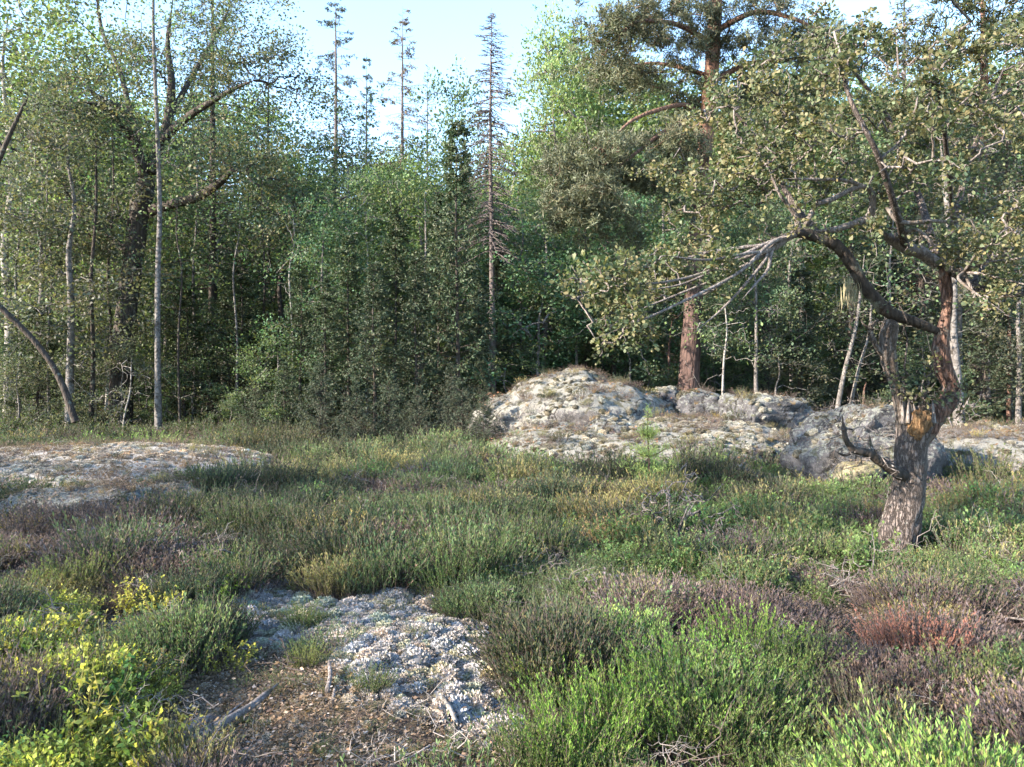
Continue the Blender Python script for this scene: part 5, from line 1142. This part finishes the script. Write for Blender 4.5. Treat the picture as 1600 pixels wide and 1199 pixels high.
for i, (px, py, s, c, lab) in enumerate([
        (905, 1200, .95, HB, 'bright green heather clump at the bottom right of the litter'), (985, 1160, .9, HB, 'bright green heather clump, second along the bottom towards the right'),
        (1075, 1110, .95, (.09, .19, .034), 'tall vivid green heather clump in the middle of the bright patch'), (1060, 1180, .8, HB, 'bright heather clump at the bottom below the vivid tall one'),
        (1165, 1060, .9, HB, 'yellow-green heather clump at the top of the bright patch'), (1130, 1165, .8, HG, 'green heather clump right of the bottom bright ones'),
        (1240, 1090, .75, HG, 'green heather clump right of a dark hollow'), (1225, 1180, .7, (.13, .17, .05), 'olive heather clump near the bottom, right of the dark hollow'),
        (850, 1080, .7, (.16, .22, .05), 'yellowish heather clump at the right rim of the lichen'), (475, 985, .48, HG, 'green heather tuft standing on the lichen beside the pale stone'),
        (478, 1050, .36, (.17, .21, .06), 'yellow-green heather tuft between lichen and brown litter'), (582, 1105, .36, HG, 'green heather tuft in the lower middle of the lichen'),
        (560, 900, 1.0, HD, 'big dark heather clump behind the lichen carpet'), (470, 860, 1.3, HD, 'dark heather mound left behind the lichen'), (380, 850, 1.3, (.045, .075, .03), 'dark green heather mound below the left slab'),
        (330, 905, .8, HG, 'green heather clump above the fresh green shrub'), (700, 935, .9, (.085, .15, .045), 'upright green heather clump right of the lichen top'), (780, 915, 1.0, (.08, .14, .045), 'green heather mound in the middle of the heath'),
        (440, 720, 2.2, (.045, .06, .03), 'dark heather mound at the right end of the left slab'), (1545, 775, 1.9, (.06, .085, .036), 'rounded dark heather mound right of the oak trunk'), (120, 935, .9, (.13, .17, .05), 'tall olive heather clump above the lower left yellow shrubs'),
        (20, 975, .9, (.12, .15, .05), 'olive heather clump at the left edge'), (960, 880, 1.0, (.30, .20, .10), 'dry orange-brown heather clump lit by the sun'), (990, 850, 1.0, (.28, .22, .10), 'straw-coloured heather clump behind the dry orange one'),  # warm sunlight is painted into the orange and straw tints
        (1450, 900, .6, HG, 'green heather at the foot of the oak trunk'), (830, 1210, .7, HG, 'small green heather clump at the bottom edge by the litter'), (1440, 1060, .85, (.24, .10, .08), 'rusty red heather clump in the lower right'),
        (1405, 1050, .7, (.22, .10, .08), 'rusty heather clump just left of the red one'), (1530, 1120, .8, (.12, .15, .05), 'olive heather clump in the lower right corner'), (1340, 1160, .7, (.09, .10, .06), 'dull heather clump at the bottom right')]):
    clump(px, py, s, c, lab, i)

# ---- pine seedling
def seedling():
    rg = np.random.default_rng(45); Y = 10.5; x = (1013 - 800) / F * Y; z = drop(x, Y)[0]
    e = empty('pine_seedling', (x, Y, z), label='bright yellow-green pine seedling standing on the heath before the slab', cat='pine seedling')
    H = 1.18; tr, q = limb([(0, 0, -.05, .016), (.01, 0, H * .4, .012), (-.01, .01, H * .75, .009), (0, 0, H, .004)], 14, 6, .1, 4); T = [q[5:, :3]]
    B = []
    for zz, L, n in [(.30, .40, 6), (.55, .28, 6), (.82, .13, 5)]:
        for k in range(n):
            a = k / n * 6.28 + rg.uniform(-.3, .3); t = np.linspace(0, 1, 6); P = np.stack([np.cos(a) * t * L, np.sin(a) * t * L, zz + .35 * L * t ** 2 + .02 * t], 1); B.append(P); T.append(P[1:])
    mobj('stem', mesh_of('seedling_stem', tr + [tubes(np.array(B), np.tile(np.linspace(.007, .003, 6), (len(B), 1)), 4)], M_REDBARK, True), e)
    mobj('needles', mesh_of('seedling_needles', [needle_tufts(np.concatenate(T), rg, .07, 26, .05, .9)], M_NEEDLE), e, tint=(.30, .38, .11))  # seedling stands in shade; its sunlight is painted into this bright tint
seedling()

# ---- dead wood on the ground
def deadstick(name, pts, r, label, mat=M_DEADWOOD, lift=.02, seed=0, taper=.4, twigs=0, cat='branch'):
    rg = np.random.default_rng(seed); Q = []
    for i, (px, py, dz) in enumerate(pts):
        Y = gy(py); x = (px - 800) / F * Y; Q.append([x, Y, drop(x, Y)[0] + lift + dz, r * (1 - (1 - taper) * i / (len(pts) - 1))])
    o0 = np.array(Q[0][:3]); Q = [(q[0] - o0[0], q[1] - o0[1], q[2] - o0[2], q[3]) for q in Q]
    p, q = limb(Q, 30, 12, .22, seed, ridges=.1)
    if twigs:
        T = q[rg.integers(4, len(q), twigs), :3] + rg.normal(size=(twigs, 3)) * .07 + [0, 0, .04]; tw, _ = attach(q[::2, :3], q[::2, 3], T, rg, .12); p = p + tw
    o = mobj(name, mesh_of(name, p, mat, True), label=label, cat=cat); o.location = o0
    return o
deadstick('dead_branch', [(262, 1215, 0), (300, 1182, .01), (345, 1155, .025), (395, 1128, .03), (433, 1103, .05)], .026, 'thick grey barkless branch lying on the litter at the bottom left', seed=1, taper=.55)
deadstick('dead_branch', [(300, 1180, .03), (318, 1162, .03), (345, 1148, .03), (385, 1122, .045)], .012, 'thinner grey branch lying along the thick one', seed=2)
deadstick('wood_slab', [(270, 1199, -.02), (288, 1168, -.01), (305, 1140, -.01), (345, 1128, -.01)], .05, 'broad bluish-grey slab of rotten wood under the grey branch', seed=3, taper=.5, cat='wood')
deadstick('bark_piece', [(512, 1115, .02), (516, 1090, .03), (514, 1066, .05)], .013, 'upright pinkish strip of bark on the litter', seed=4, taper=.7, cat='bark')
deadstick('bark_piece', [(520, 1125, 0), (524, 1110, .02)], .010, 'short pink bark chip just below the upright strip', seed=5, taper=.7, cat='bark')
deadstick('wood_chip', [(680, 1118, .01), (695, 1130, .02), (715, 1146, .01)], .016, 'bluish-white wood chip at the right of the litter', M_BIRCH, seed=6, taper=.7, cat='wood')
deadstick('wood_chip', [(690, 1146, .01), (705, 1138, .02)], .010, 'smaller bluish-white wood chip touching the larger one', M_BIRCH, seed=7, taper=.7, cat='wood')
deadstick('dead_stick', [(868, 905, .10), (885, 912, .13), (905, 922, .10)], .009, 'short pale stick caught in green heather', seed=8)
deadstick('dead_stick', [(190, 890, .2), (230, 880, .26), (262, 872, .28)], .006, 'thin pale twig lying over the brown heather on the left', seed=9, twigs=6)
deadstick('dead_stick', [(1535, 965, .08), (1565, 975, .14), (1590, 983, .12), (1630, 990, .1)], .012, 'grey twiggy stick at the right edge, upper one', seed=10, twigs=18)
deadstick('dead_stick', [(1545, 1000, .06), (1580, 1014, .1), (1625, 1020, .1)], .010, 'grey stick at the right edge, lower one', seed=11, twigs=8)
deadstick('dead_stick', [(785, 1025, .02), (800, 1035, .04), (820, 1040, .03)], .016, 'grey stub of wood at the right rim of the lichen', seed=12, cat='wood')
deadstick('dead_stick', [(1340, 1150, .06), (1352, 1170, .1), (1370, 1195, .06)], .006, 'thin bluish twig standing among bottom right heather', seed=13, twigs=6)
deadstick('dead_stick', [(1360, 935, .05), (1366, 915, .2), (1362, 900, .3)], .006, 'pale forked twig in front of the oak foot', seed=14, twigs=8)
def dead_bush(px, py, n, h, label, seed, r0=.012):
    rg = np.random.default_rng(seed); Y = gy(py); x = (px - 800) / F * Y; z = drop(x, Y)[0]
    e = mobj('dead_bush', None, label=label, cat='bush') if False else None
    pr = []; nd = []; rr = []
    for k in range(4):
        a = rg.uniform(0, 6.28); p, q = limb([(0, 0, -.03, r0), (math.cos(a) * .15, math.sin(a) * .15, h * .4, r0 * .8), (math.cos(a) * .34, math.sin(a) * .3, h * .8, r0 * .4)], 10, 6, .15, seed + k); pr += p; nd.append(q[2:, :3]); rr.append(q[2:, 3])
    T = rg.normal(size=(n, 3)) * [.28, .25, h * .3] + [0, 0, h * .65]; T[:, 2] = np.abs(T[:, 2]); tw, _ = attach(np.concatenate(nd), np.concatenate(rr), T, rg, .16)
    o = mobj('dead_bush', mesh_of('dead_bush', pr + tw, M_DEADWOOD, True), label=label, cat='bush'); o.location = (x, Y, z)
dead_bush(1050, 862, 90, .62, 'tangle of dead grey twigs below the pine seedling', 3)
dead_bush(1490, 742, 30, .7, 'pale dead twigs in front of the slab right of the oak trunk', 5)
dead_bush(1165, 655, 30, 1.0, 'pale bare forked twigs beside the grey trunk behind the stone block', 6, .02)
dead_bush(280, 905, 40, .35, 'low dead grey twigs among brown heather on the left', 8, .007)
dead_bush(1150, 905, 30, .25, 'low bleached twigs in the green bilberry below the shrubs', 9, .007)
print('objects', len(bpy.data.objects), 'points', {k: len(v) for k, v in PTS.items()}, 'tris', sum(sum(len(p.vertices) - 2 for p in []) or len(m.polygons) for m in bpy.data.meshes))
